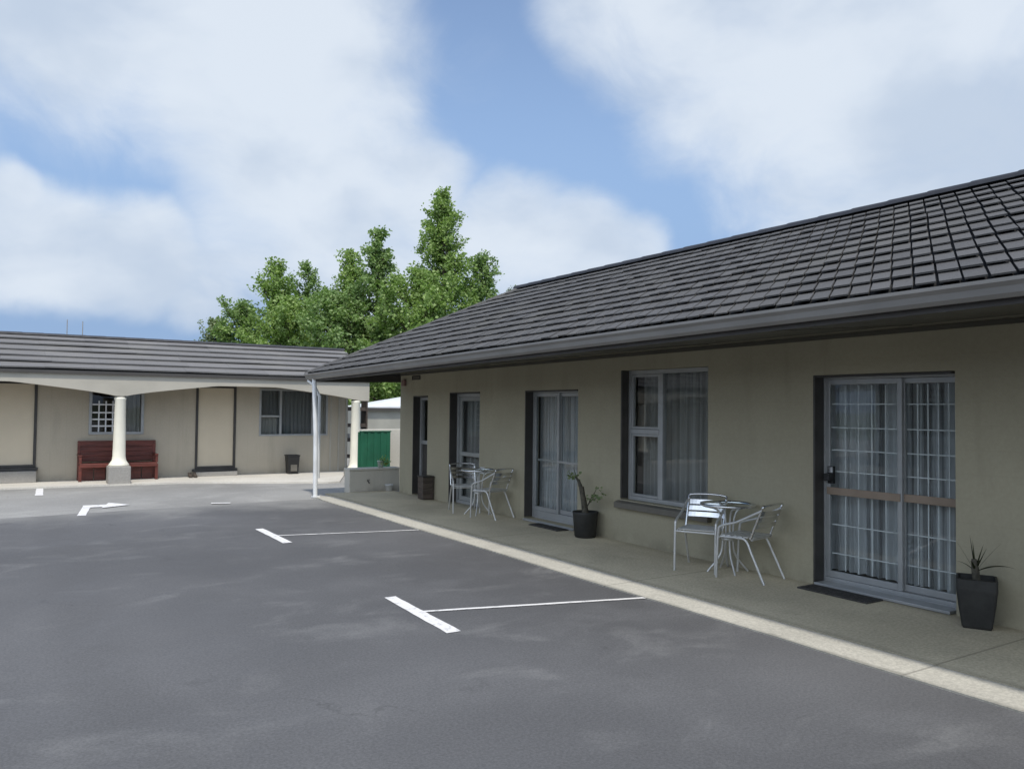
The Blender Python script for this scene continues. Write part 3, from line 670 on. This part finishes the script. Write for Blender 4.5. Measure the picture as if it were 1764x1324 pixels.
for x, z, hgt, mt in ((7.82, .782, .25, M['wallpale']), (8.0, .782, .18, M['plinth'])):
    mb = MB(); mb.box((x, 21.06, z), (x+.15, 21.25, z+hgt)); o = mb.build('storage_box', mt, bevel=.01); props(o, 'small %s box on the brown storage shelf behind the column' % ('pale' if hgt > .2 else 'grey'), 'box')

# ------------------------------------------------------------------ veranda things at the far wing
bench = thing('bench', 'red brown timber bench with high back against the far wing wall', 'bench', (2.2, 19.7, .03))
bx0, bx1 = 1.42, 3.0
mb = MB()
for i, z in enumerate(np.arange(.44, .85, .108)): mb.box((bx0+.03, 19.90, z), (bx1-.03, 19.93, z+.104))
mb.box((bx0, 19.895, .855), (bx1, 19.95, .895)); mb.build('backrest', M['wood'], bench, bevel=.006)
mb = MB()
for i in range(4): mb.box((bx0+.02, 19.48+i*.102, .385), (bx1-.02, 19.575+i*.102, .415))
mb.box((bx0+.02, 19.465, .33), (bx1-.02, 19.478, .41)); mb.build('seat', M['wood'], bench, bevel=.006)
for x in (bx0, bx1-.06):
    for y0 in (19.48, 19.89):
        mb = MB(); mb.box((x, y0, .03), (x+.06, y0+.06, .384 if y0 < 19.6 else .85)); mb.build('leg', M['wood'], bench, bevel=.005)
    mb = MB(); mb.box((x-.012, 19.47, .57), (x+.062, 19.9, .605)); mb.box((x+.003, 19.485, .417), (x+.057, 19.54, .568)); mb.build('armrest', M['wood'], bench, bevel=.006)
mb = MB()
for i in range(6): mb.box((bx0+.08+i*.24, 19.72, .04), (bx0+.30+i*.24, 19.74, .38))
mb.build('base_panel', M['wood'], bench)
bn_ = thing('rubbish_bin', 'black plastic bin with open front standing by the far wing wall', 'bin', (6.15, 19.7, .03))
mb = MB(); c = (6.13, 19.72)
def ring(w, d, z): return [(c[0]-w, c[1]-d, z), (c[0]+w, c[1]-d, z), (c[0]+w, c[1]+d, z), (c[0]-w, c[1]+d, z)]
v_ = ring(.12, .12, .03)+ring(.145, .145, .46)+ring(.125, .125, .46)+ring(.10, .10, .05)
mb.add(v_, [(3, 2, 1, 0)]+[(k*4+i, k*4+(i+1) % 4, k*4+4+(i+1) % 4, k*4+4+i) for k in range(3) for i in range(4)]+[(12, 13, 14, 15)]); mb.build('body', M['black'], bn_, bevel=.01)
mb = MB()
for (x0_, x1_, y0_, y1_) in ((-.155, .155, -.155, -.135), (-.155, .155, .135, .155), (-.155, -.135, -.134, .134), (.135, .155, -.134, .134)): mb.box((c[0]+x0_, c[1]+y0_, .462), (c[0]+x1_, c[1]+y1_, .50))
mb.build('rim', M['black'], bn_, bevel=.006)
mb = MB(); mb.box((c[0]-.08, c[1]-.150, .10), (c[0]+.08, c[1]-.136, .26)); mb.build('panel', M['sillp'], bn_, bevel=.005)
mb = MB()
for k, (x, y) in enumerate(((3.72, 19.62), (3.82, 19.6))):
    mb.tube([(x, y+.12, .065), (x, y+.02, .07), (x, y-.08, .055), (x, y-.13, .05)], [.035, .042, .04, .02], 10)
    mb.tube([(x, y+.1, .06), (x, y+.1, .14)], [.04, .042], 10)
    o = mb.build('shoe', M['brownwood']); props(o, 'dark brown shoe left beside the grey door step', 'shoe', group='shoes by the step'); mb = MB()

# ------------------------------------------------------------------ potted plants on the veranda
p1 = thing('potted_plant', 'round charcoal pot with a thick bare leaning stem, beside the net curtained door', 'potted plant', (6.50, 8.42, .018))
mb = MB(); mb.lathe([(0, .0), (.155, .0), (.17, .02), (.20, .37), (.205, .40), (.185, .40), (.175, .33), (0, .33)], (6.50, 8.42, .018), 28); mb.build('pot', M['pot'], p1)
mb = MB(); mb.lathe([(.178, .345), (.1, .36), (0, .365)], (6.50, 8.42, .018), 20); mb.build('soil', M['soil'], p1)
rr = random.Random(8)
mb = MB(); mb.tube([(6.50, 8.42, .36), (6.495, 8.45, .55), (6.485, 8.48, .68), (6.48, 8.50, .80)], [.055, .048, .042, .04], 9); mb.tube([(6.48, 8.50, .76), (6.465, 8.55, .88), (6.44, 8.62, .96)], [.035, .025, .012], 8)
mb.tube([(6.5, 8.42, .45), (6.52, 8.36, .55), (6.5, 8.25, .62), (6.5, 8.12, .66)], [.014, .011, .008, .004], 6); mb.tube([(6.505, 8.33, .58), (6.54, 8.25, .72), (6.55, 8.19, .8)], [.008, .006, .003], 6)
mb.build('stem', M['stemp'], p1)
mb = MB()
leaf_spray(mb, (6.43, 8.66, .96), .045, 26, .07, rr); leaf_spray(mb, (6.5, 8.13, .66), .05, 24, .06, rr); leaf_spray(mb, (6.55, 8.19, .78), .04, 14, .05, rr); leaf_spray(mb, (6.52, 8.3, .62), .05, 18, .05, rr)
mb.build('foliage', M['leafC'], p1)
p2 = thing('potted_plant', 'tall square charcoal tapered pot with spiky strap leaved plant, at the right edge', 'potted plant', (6.52, 3.38, .018))
c2 = (6.49, 3.42); an = R(28)
def sq(h, z, rnd=.18, n=6):
    pts = []
    for k in range(4):
        for j in range(n):
            t = math.pi/2*k+(math.pi/2)*j/(n-1) if n > 1 else 0
            cx_, cy_ = [(1, 1), (-1, 1), (-1, -1), (1, -1)][k]
            x = cx_*h*(1-rnd)+h*rnd*math.cos(t); y = cy_*h*(1-rnd)+h*rnd*math.sin(t)
            pts.append((c2[0]+x*math.cos(an)-y*math.sin(an), c2[1]+x*math.sin(an)+y*math.cos(an), z))
    return pts
mb = MB(); rings = [sq(.115, .018), sq(.125, .04), sq(.15, .22), sq(.168, .38), sq(.168, .47), sq(.150, .475), sq(.148, .40)]; n_ = len(rings[0])
vs = [p for r_ in rings for p in r_]
mb.add(vs, [(i*n_+k, i*n_+(k+1) % n_, (i+1)*n_+(k+1) % n_, (i+1)*n_+k) for i in range(len(rings)-1) for k in range(n_)]); mb.add(rings[0], [tuple(range(n_-1, -1, -1))]); mb.build('pot', M['pot'], p2, bevel=0)
mb = MB(); mb.add(sq(.147, .425), [tuple(range(n_))]); mb.build('soil', M['soil'], p2)
mb = MB(); mb.tube([(c2[0], c2[1], .42), (c2[0]-.005, c2[1]+.01, .56), (c2[0]-.005, c2[1]+.02, .64)], [.036, .032, .022], 9); mb.build('stem', M['stemp'], p2)
mb = MB(); top = (c2[0]-.005, c2[1]+.01, .52)
for az, el, L, w, dr in ((1.9, 1.45, .34, .022, .1), (2.4, 1.5, .30, .02, .05), (-.9, 1.32, .27, .026, .1), (-1.35, 1.2, .25, .022, .15), (-1.45, .62, .36, .016, .95), (-1.2, .55, .30, .012, .7), (1.6, .75, .20, .010, .9), (2.2, 1.1, .36, .006, .2), (-1.3, 1.0, .36, .005, .25), (3.4, .9, .22, .012, .8), (.2, .8, .2, .012, .8)):
    strap_leaf(mb, top, az, el, L, w, dr)
mb.build('foliage', M['leafP'], p2)

for o_, k_, (dx, dy) in ((p1, .84, (.04, -.03)), (p2, .85, (.05, -.05))):
    o_.scale = (k_,)*3; o_.location.x += dx; o_.location.y += dy

# ------------------------------------------------------------------ cafe furniture
def bez(pts, n=6):
    """rounded polyline (Catmull-Rom)"""
    P = [Vector(p) for p in pts]; P = [P[0]*2-P[1]]+P+[P[-1]*2-P[-2]]; out = []
    for i in range(1, len(P)-2):
        for k in range(n):
            t = k/n; a, b, c, d = P[i-1], P[i], P[i+1], P[i+2]
            out.append(.5*((2*b)+(-a+c)*t+(2*a-5*b+4*c-d)*t*t+(-a+3*b-3*c+d)*t**3))
    return out+[P[-2]]
def make_chair(label, group):
    t = thing('cafe_chair', label, 'chair', (0, 0, 0), group); w = .215
    for s in (-1, 1):
        mb = MB(); mb.tube(bez([(s*w, .25, 0), (s*w, .24, .25), (s*w, .225, .47), (s*w, .19, .525), (s*w, .02, .58), (s*w, -.14, .66), (s*w*.98, -.24, .71)]), .0125, 8); mb.build('armrest', M['alutube'], t)
        mb = MB(); mb.tube(bez([(s*w*.93, .21, .415), (s*w*.93, .02, .42), (s*w*.93, -.07, .40), (s*w*.97, -.14, .27), (s*w, -.27, 0)]), .0125, 8); mb.build('leg', M['alutube'], t)
    mb = MB()
    for i in range(6): mb.hexa([(x, -.15+i*.062+dy, z) for z in (.428, .438) for (x, dy) in ((-.195, 0), (.195, 0), (.195, .048), (-.195, .048))])
    mb.tube([(-w, .222, .41), (w, .222, .41)], .011, 8); mb.tube([(-.2, -.13, .415), (.2, -.13, .415)], .011, 8); mb.build('seat', M['alutube'], t)
    mb = MB()
    for s in (-1, 1): mb.tube(bez([(s*.205, -.12, .42), (s*.205, -.17, .55), (s*.205, -.24, .72)]), .012, 8)
    mb.tube(bez([(-.205, -.24, .72), (-.19, -.262, .755), (0, -.285, .765), (.19, -.262, .755), (.205, -.24, .72)]), .012, 8)
    for z in (.55, .615, .68):
        yb = -.17-(z-.55)*.41; vs = []
        for i in range(11):
            x = -.2+.04*i; y = yb-.03*(1-(x/.2)**2)
            for (dz, dy) in ((-.024, .004), (.024, -.016)): vs += [(x, y+dy, z+dz), (x, y+dy-.006, z+dz)]
        fs = []
        for i in range(10):
            a = i*4; fs += [(a, a+4, a+6, a+2), (a+1, a+3, a+7, a+5), (a+2, a+6, a+7, a+3), (a, a+1, a+5, a+4)]
        mb.add(vs, fs, False)
    mb.build('backrest', M['chrome'], t)
    return t
def place(o, x, y, rz): o.location = (x, y, .018); o.rotation_euler = (0, 0, rz)
ch = make_chair('aluminium cafe chair with bright slatted back facing the car park, under the bedroom window', 'cafe chairs along the veranda')
def facing(dx, dy): return math.atan2(dy, dx)-math.pi/2
place(ch, 6.34, 6.12, facing(-.88, -.47))
cb = copy_tree(ch); cb['label'] = 'aluminium cafe chair seen side on, nearest the big sliding door'; place(cb, 6.41, 5.53, facing(-.22, .97))
cc = copy_tree(ch); cc['label'] = 'aluminium cafe chair right beside the narrower curtained glass door'; place(cc, 6.40, 11.42, facing(-.35, -.94))
ce = copy_tree(ch); ce['label'] = 'aluminium cafe chair beside the left jamb of the net curtained door'; place(ce, 6.42, 10.58, facing(-.3, .95))
def make_table(label, group):
    t = thing('cafe_table', label, 'table', (0, 0, 0), group)
    mb = MB(); mb.lathe([(0, .70), (.262, .70), (.262, .708), (0, .708)], n=36); mb.build('glass_top', M['glass'], t)
    mb = MB(); mb.lathe([(.263, .688), (.282, .688), (.288, .70), (.284, .714), (.263, .714), (.263, .688)], n=40); mb.build('rim', M['chrome'], t)
    mb = MB()
    for k in range(4):
        a = k*math.pi/2+.785; mb.tube(bez([(.05*math.cos(a), .05*math.sin(a), .35), (.09*math.cos(a), .09*math.sin(a), .62), (.262*math.cos(a), .262*math.sin(a), .69)]), .010, 8)
    mb.build('top_support', M['alutube'], t)
    for k in range(4):
        a = k*math.pi/2+.785; mb = MB(); mb.tube(bez([(.05*math.cos(a), .05*math.sin(a), .36), (.08*math.cos(a), .08*math.sin(a), .18), (.22*math.cos(a), .22*math.sin(a), .0)]), .0105, 8); mb.build('leg', M['alutube'], t)
    mb = MB(); mb.lathe([(.062, .33), (.07, .345), (.062, .36), (.05, .345), (.062, .33)], n=20); mb.build('collar', M['alutube'], t)
    return t
tb = make_table('round glass topped cafe table under the bedroom window', 'cafe tables along the veranda'); place(tb, 6.46, 5.86, .3)
t2 = copy_tree(tb); t2['label'] = 'round glass topped cafe table between the two far curtained doors'; place(t2, 6.42, 11.0, .1)
# mats and the small bin
def mat_(x0, x1, y0, y1, label):
    mb = MB(); mb.box((x0, y0, .0185), (x1, y1, .033))
    for i in range(int((y1-y0)/.05)): mb.box((x0+.03, y0+.02+i*.05, .0335), (x1-.03, y0+.045+i*.05, .038))
    o = mb.build('door_mat', M['rubber'], bevel=.003); props(o, label, 'door mat', 'door mats'); return o
mat_(6.44, 6.685, 4.25, 4.98, 'black rubber door mat in front of the barred sliding door')
mat_(6.48, 6.685, 8.95, 9.65, 'black rubber door mat at the door with plain net curtains')
wb_ = thing('wooden_box', 'dark brown wooden box against the wall beside the narrow end door', 'box', (6.57, 13.3, .018))
mb = MB()
for i in range(4): mb.box((6.50, 13.14, .03+i*.1), (6.715, 13.36, .1275+i*.1))
mb.build('body', M['brownwood'], wb_, bevel=.006)
mb = MB(); mb.box((6.49, 13.13, .432), (6.725, 13.37, .455)); mb.build('lid', M['dark'], wb_, bevel=.005)

# ------------------------------------------------------------------ trees behind
def tree(name, label, px, topy, D, rmax, n, leaf, mat, sparse=1.0, h0=1.3, power=.75, spread=.30, group='trees behind the motel', seed=0, cat='tree'):
    n = int(n*1.3); g = np.random.default_rng(seed+100); d0 = ray(px, topy)/FPX*D; H = CAM[2]+d0[2]; bx, by = CAM[0]+d0[0], CAM[1]+d0[1]
    root = thing(name, label, cat, (bx, by, -.06), group)
    tk = MB(); pts = []; cx = cy = 0.0
    for i in range(9):
        t = i/8; pts.append((bx+cx, by+cy, -.06+H*t*.985)); cx += g.normal(0, .06); cy += g.normal(0, .06)
    tk.tube(pts, [max(.02, .016*H*(1-i/8)**.9+.015) for i in range(9)], 8)
    def axis(z):
        t = min(max((z+.06)/(H*.985), 0), 1)*8; i = min(int(t), 7); f_ = t-i; return np.array(pts[i])*(1-f_)+np.array(pts[i+1])*f_
    cl = []  # leafy twigs: start, end, spread
    nb = int(9*(H-h0)*sparse)
    def twig(p, d, L, rad):
        d = d/np.linalg.norm(d); q = p+d*L; q[2] = min(q[2], H*1.02); tk.tube([p, (p+q)/2+g.normal(0, .03*L, 3), q], [rad, rad*.7, .004], 4, cap=False); cl.append((p+(q-p)*.1, q, .05+.045*L))
    for b in range(nb):
        q = (b+g.random())/nb; z = h0+(H-h0)*q*.95
        prof = rmax*((1-q)**power)*min(1, .5+q*2.5); L = prof*g.uniform(.55, 1.0)*(1.3 if g.random() < .15 else 1)
        az = b*2.4+g.normal(0, .5); ele = g.uniform(.1, .6)+.5*q; a = axis(z); dirv = np.array([math.cos(az)*math.cos(ele), math.sin(az)*math.cos(ele), math.sin(ele)])
        e = a+dirv*L; e[2] = min(e[2], H*.97); mid = (a+e)/2+np.array([0, 0, -.06*L])
        tk.tube([a, mid, e], [.012+.014*L, .008+.009*L, .007], 5, cap=False)
        k = max(2, int(1.5+L*3.2))
        for j in range(k):
            t = .2+.8*(j+g.random())/k; p = a*(1-t)+e*t-np.array([0, 0, .2*L*t*(1-t)])
            twig(p, dirv*g.uniform(.2, 1)+np.array([0, 0, g.uniform(-.1, 1.0)])+g.normal(0, .5, 3), g.uniform(.4, 1.05)*(.6+.35*min(1, L)), .010)
    for b in range(14): twig(axis(H*(.72+.019*b)), np.array([g.normal(0, .5), g.normal(0, .5), 1.0]), g.uniform(.3, .75)*(1.2-b*.05), .008)
    tk.build('trunk', M['bark'], root)
    P0 = np.array([c[0] for c in cl]); P1 = np.array([c[1] for c in cl]); Sg = np.array([c[2] for c in cl]); wts = np.linalg.norm(P1-P0, axis=1)*g.uniform(.35, 1.3, len(cl)); wts /= wts.sum()
    idx = g.choice(len(cl), n, p=wts); tt = g.random((n, 1))**.8; P = P0[idx]*(1-tt)+P1[idx]*tt+g.normal(0, 1, (n, 3))*Sg[idx][:, None]*(spread/.30)
    P[:, 2] = np.clip(P[:, 2], .6, H*1.02)
    A = g.normal(0, 1, (n, 3)); A[:, 2] = A[:, 2]*.6-.15; A /= np.linalg.norm(A, axis=1)[:, None]; Bv = np.cross(A, g.normal(0, 1, (n, 3))); Bv /= np.linalg.norm(Bv, axis=1)[:, None]
    s = leaf*g.uniform(.6, 1.35, n)[:, None]
    V = np.stack([P, P+A*s*.5+Bv*s*.33, P+A*s, P+A*s*.5-Bv*s*.33], 1).reshape(-1, 3)-np.array([bx, by, -.06])
    me = bpy.data.meshes.new('crown'); me.vertices.add(4*n); me.vertices.foreach_set('co', V.astype(np.float32).ravel())
    me.loops.add(4*n); me.loops.foreach_set('vertex_index', np.arange(4*n, dtype=np.int32)); me.polygons.add(n); me.polygons.foreach_set('loop_start', np.arange(0, 4*n, 4, dtype=np.int32))
    me.update(calc_edges=True); me.materials.append(mat)
    o = bpy.data.objects.new('crown', me); COL.objects.link(o); o.parent = root
    return root
A_, B_, C__ = M['leafA'], M['leafB'], M['leafC']
tree('tree', 'tallest pointed green tree rising to a spire behind the roof valley', 765, 318, 40, 3.18, 21741, 0.156, A_, power=0.68, spread=0.37, seed=1)
tree('tree', 'second tallest conical green tree, just left of the tallest spire', 655, 390, 39, 2.95, 17600, 0.156, B_, power=0.77, spread=0.37, seed=2)
tree('tree', 'pointed green tree forming the left shoulder of the two tallest trees', 606, 427, 41, 2.70, 13458, 0.156, A_, power=0.77, spread=0.36, seed=3)
tree('tree', 'loose green tree at the right end of the tall group, above the roof slope', 825, 436, 42, 2.70, 12423, 0.156, B_, power=0.55, spread=0.35, seed=4)
tree('tree', 'broad bright green tree filling in front of the tallest spire', 715, 470, 36.5, 3.66, 17600, 0.156, A_, power=0.50, spread=0.40, seed=5)
tree('tree', 'green tree with a thin tip, tallest on the left side of the trees', 472, 452, 42, 3.34, 15529, 0.156, A_, power=0.68, spread=0.37, seed=6)
tree('tree', 'sparse tree with bare twiggy top in the middle of the trees', 535, 448, 44, 2.54, 8799, 0.138, B_, sparse=.7, power=0.66, spread=0.31, seed=7)
tree('tree', 'broad low green tree in the dip between the two tree groups', 570, 505, 38, 3.50, 14494, 0.156, B_, power=0.50, spread=0.40, seed=8)
tree('tree', 'smaller green tree stepping down at the left end of the trees', 415, 520, 43, 3.02, 11388, 0.156, B_, power=0.60, spread=0.36, seed=9)
tree('tree', 'lowest greyish green tree at the far left end above the wing roof', 368, 553, 45, 2.39, 7764, 0.147, C__, power=0.60, spread=0.33, seed=10)
tree('tree', 'low dense tree seen in the gap above the white shed roof', 668, 610, 33, 2.70, 12423, 0.138, A_, power=0.44, spread=0.37, h0=.9, seed=11)
tree('tree', 'green tree behind the left group, over the middle of the far roof', 510, 515, 40, 3.02, 12423, 0.156, A_, power=0.55, spread=0.37, seed=12)
for k, (px, ty, lab) in enumerate(((882, 491, 'left one of two distant thin tree tips above the roof hip'), (897, 487, 'right one of two distant thin tree tips above the roof hip'))):
    tree('slender_tree', lab, px, ty, 70, .35, 1500, .16, C__, power=.4, spread=.2, sparse=.5, group='distant tree tips over the roof', seed=30+k)

# ------------------------------------------------------------------ opposite wing, mirrored in the glass
ow = thing('courtyard_wing', 'cream motel wing on the other side of the car park, mirrored in the window glass', 'building', (-12, 2, 0))
FO = Face(lambda u, n, z: (-11+n, u, z)); hs = [(y, y+1.4, .9, 2.1) for y in np.arange(-12, 14, 3.6)]
mb = MB(); FO.wall(mb, -16, 16, -.05, 2.5, .2, hs); mb.box((-15, -16, -.05), (-14.8, 16, 2.5)); mb.box((-14.798, -16, -.05), (-11.202, -15.8, 2.5)); mb.box((-14.798, 15.8, -.05), (-11.202, 16, 2.5)); mb.build('wall', M['wallpale'], ow, merge=True)
for h_ in hs:
    f = MB(); frame_bars(FO, f, *[h_[0]-.02, h_[1]+.02, h_[2]-.02, h_[3]+.02], -.05, .02, .07); FO.box(f, (h_[0]+h_[1])/2-.03, (h_[0]+h_[1])/2+.03, -.045, .018, h_[2], h_[3])
    w = f.build('window', M['white'], ow); p = MB(); FO.box(p, h_[0]+.05, h_[1]-.05, -.03, -.024, h_[2]+.05, h_[3]-.05); p.build('pane', M['glass'], w)
mb = MB(); mb.hexa([(-10.2, -17, 2.4), (-13, -17, 3.8), (-13, 17, 3.8), (-10.2, 17, 2.4), (-10.2, -17, 2.48), (-13, -17, 3.9), (-13, 17, 3.9), (-10.2, 17, 2.48)]); mb.hexa([(-13, -17, 3.8), (-15.8, -17, 2.4), (-15.8, 17, 2.4), (-13, 17, 3.8), (-13, -17, 3.9), (-15.8, -17, 2.48), (-15.8, 17, 2.48), (-13, 17, 3.9)]); mb.build('roof', M['tile'], ow)

# ------------------------------------------------------------------ sky and sun
SUN_EL, SUN_AZ = R(62), R(198)     # azimuth clockwise from +Y: from behind the camera, a little to its left
to_sun = Vector((math.sin(SUN_AZ)*math.cos(SUN_EL), math.cos(SUN_AZ)*math.cos(SUN_EL), math.sin(SUN_EL)))
sl = bpy.data.lights.new('sun', 'SUN'); sl.energy = 2.0; sl.angle = R(2.5); sl.color = (1.0, .95, .87)
so = bpy.data.objects.new('sun', sl); COL.objects.link(so); so.rotation_euler = to_sun.to_track_quat('Z', 'Y').to_euler(); so.location = (0, 0, 30)
wd = bpy.data.worlds.new('World'); S.world = wd; wd.use_nodes = True
nt = NT(wd.node_tree); bg = nt.n['Background']; wout = nt.n['World Output']
sk = nt.n.new('ShaderNodeTexSky'); sk.sky_type = 'NISHITA'; sk.sun_disc = False; sk.sun_elevation = SUN_EL; sk.sun_rotation = SUN_AZ; sk.air_density = 1.0; sk.dust_density = .5; sk.ozone_density = 1.5
hs_ = nt.n.new('ShaderNodeHueSaturation'); hs_.inputs['Saturation'].default_value = .95; nt.link(sk.outputs[0], hs_.inputs['Color']); 
sz = nt.n.new('ShaderNodeSeparateXYZ'); nt.link(nt.n.new('ShaderNodeTexCoord').outputs['Generated'], sz.inputs[0])
nt.link(nt.mix(nt.ramp(sz.outputs['Z'], .08, .46, .92, 0), hs_.outputs[0], (1.38, 2.12, 3.5)), bg.inputs[0])   # hazy blue towards the horizon
bg.inputs[1].default_value = .12
tc = nt.n.new('ShaderNodeTexCoord').outputs['Generated']
# directions wobbled by noise so that cloud edges billow
nz = nt.n.new('ShaderNodeTexNoise'); nz.inputs['Scale'].default_value = 3.2; nz.inputs['Detail'].default_value = 5; nz.inputs['Roughness'].default_value = .55; nt.link(tc, nz.inputs['Vector'])
ma = nt.n.new('ShaderNodeVectorMath'); ma.operation = 'MULTIPLY_ADD'; nt.link(nz.outputs['Color'], ma.inputs[0]); ma.inputs[1].default_value = (.12,)*3; nt.link(tc, ma.inputs[2])
sb = nt.n.new('ShaderNodeVectorMath'); sb.operation = 'SUBTRACT'; nt.link(ma.outputs[0], sb.inputs[0]); sb.inputs[1].default_value = (.06,)*3
nm_ = nt.n.new('ShaderNodeVectorMath'); nm_.operation = 'NORMALIZE'; nt.link(sb.outputs[0], nm_.inputs[0]); dirv = nm_.outputs[0]
BL = [(130, -95, 280, 1), (430, 30, 285, 1), (560, 330, 235, 1), (430, 230, 150, .85), (610, 190, 140, .85), (700, 345, 140, 1), (880, 420, 135, .95), (990, 430, 115, .9), (1075, 435, 80, .75), (640, 460, 220, .9), (430, 420, 130, .85),
      (30, 408, 112, 1), (250, 445, 112, 1), (130, 435, 110, 1), (340, 500, 95, .85), (5, 335, 62, 1), (1290, -20, 300, 1), (1050, -15, 150, .95), (1600, 100, 380, 1), (1690, 260, 180, .85), (1480, 250, 140, .6), (1130, 110, 100, .75),
      (810, 100, 90, .30), (-400, 100, 250, .9), (300, -400, 330, .7), (1900, -200, 400, .9)]
acc = None
def blob(d, rad, w):
    dp = nt.n.new('ShaderNodeVectorMath'); dp.operation = 'DOT_PRODUCT'; nt.link(dirv, dp.inputs[0]); dp.inputs[1].default_value = tuple(d)
    return nt.ramp(dp.outputs['Value'], math.cos(min(3.1, rad*1.25)), math.cos(rad*.25), 0, w)
for px, py, rp_, w in BL:
    o_ = blob(sky_dir(px, py), rp_/FPX, w)
    acc = o_ if acc is None else nt.math('SMOOTH_MAX', acc, o_)
    if px != BL[0][0]: acc.node.inputs[2].default_value = .12
for d, rad, w in ((-fw+np.array([0, 0, .6]), 1.1, .8), (np.array([0, 0, 1.0]), .45, .5), (np.array([-1, -.1, .4]), .75, .8)):  # out-of-view clouds added behind, above and left of the camera for more skylight
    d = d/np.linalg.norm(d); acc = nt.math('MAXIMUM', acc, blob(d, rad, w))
fb = nt.noise(nt.mapping(dirv, (1, 1, 1.5)), 5.0, 9, .62, .5)
mask = nt.ramp(nt.math('ADD', acc, nt.math('MULTIPLY', nt.math('SUBTRACT', fb, .5), .95)), .25, 1.04)
shade = nt.noise(nt.mapping(dirv, (1, 1, 1.6), (2, 5, 1)), 4.0, 5, .5)
ccol = nt.mix(nt.ramp(shade, .35, .62), (.37, .43, .515), (.50, .545, .60))
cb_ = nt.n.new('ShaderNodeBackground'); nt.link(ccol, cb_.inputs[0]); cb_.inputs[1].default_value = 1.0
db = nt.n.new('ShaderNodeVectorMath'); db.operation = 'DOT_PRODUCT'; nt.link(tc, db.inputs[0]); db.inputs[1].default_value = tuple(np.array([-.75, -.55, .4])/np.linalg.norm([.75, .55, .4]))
nt.link(nt.ramp(db.outputs['Value'], .15, .9, 1.0, 2.35), cb_.inputs[1])   # unseen clouds behind and left of the camera, brightened to light the shaded wall
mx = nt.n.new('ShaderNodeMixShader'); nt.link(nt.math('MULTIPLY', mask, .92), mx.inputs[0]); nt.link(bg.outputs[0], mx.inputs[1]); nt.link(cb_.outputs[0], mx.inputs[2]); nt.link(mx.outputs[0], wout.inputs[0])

vs_ = S.view_settings; vs_.view_transform = 'Standard'; vs_.look = 'None'; vs_.exposure = .62; vs_.gamma = 1; vs_.use_curve_mapping = False
S.cycles.max_bounces = 8; S.cycles.transparent_max_bounces = 16; S.cycles.sample_clamp_indirect = 6
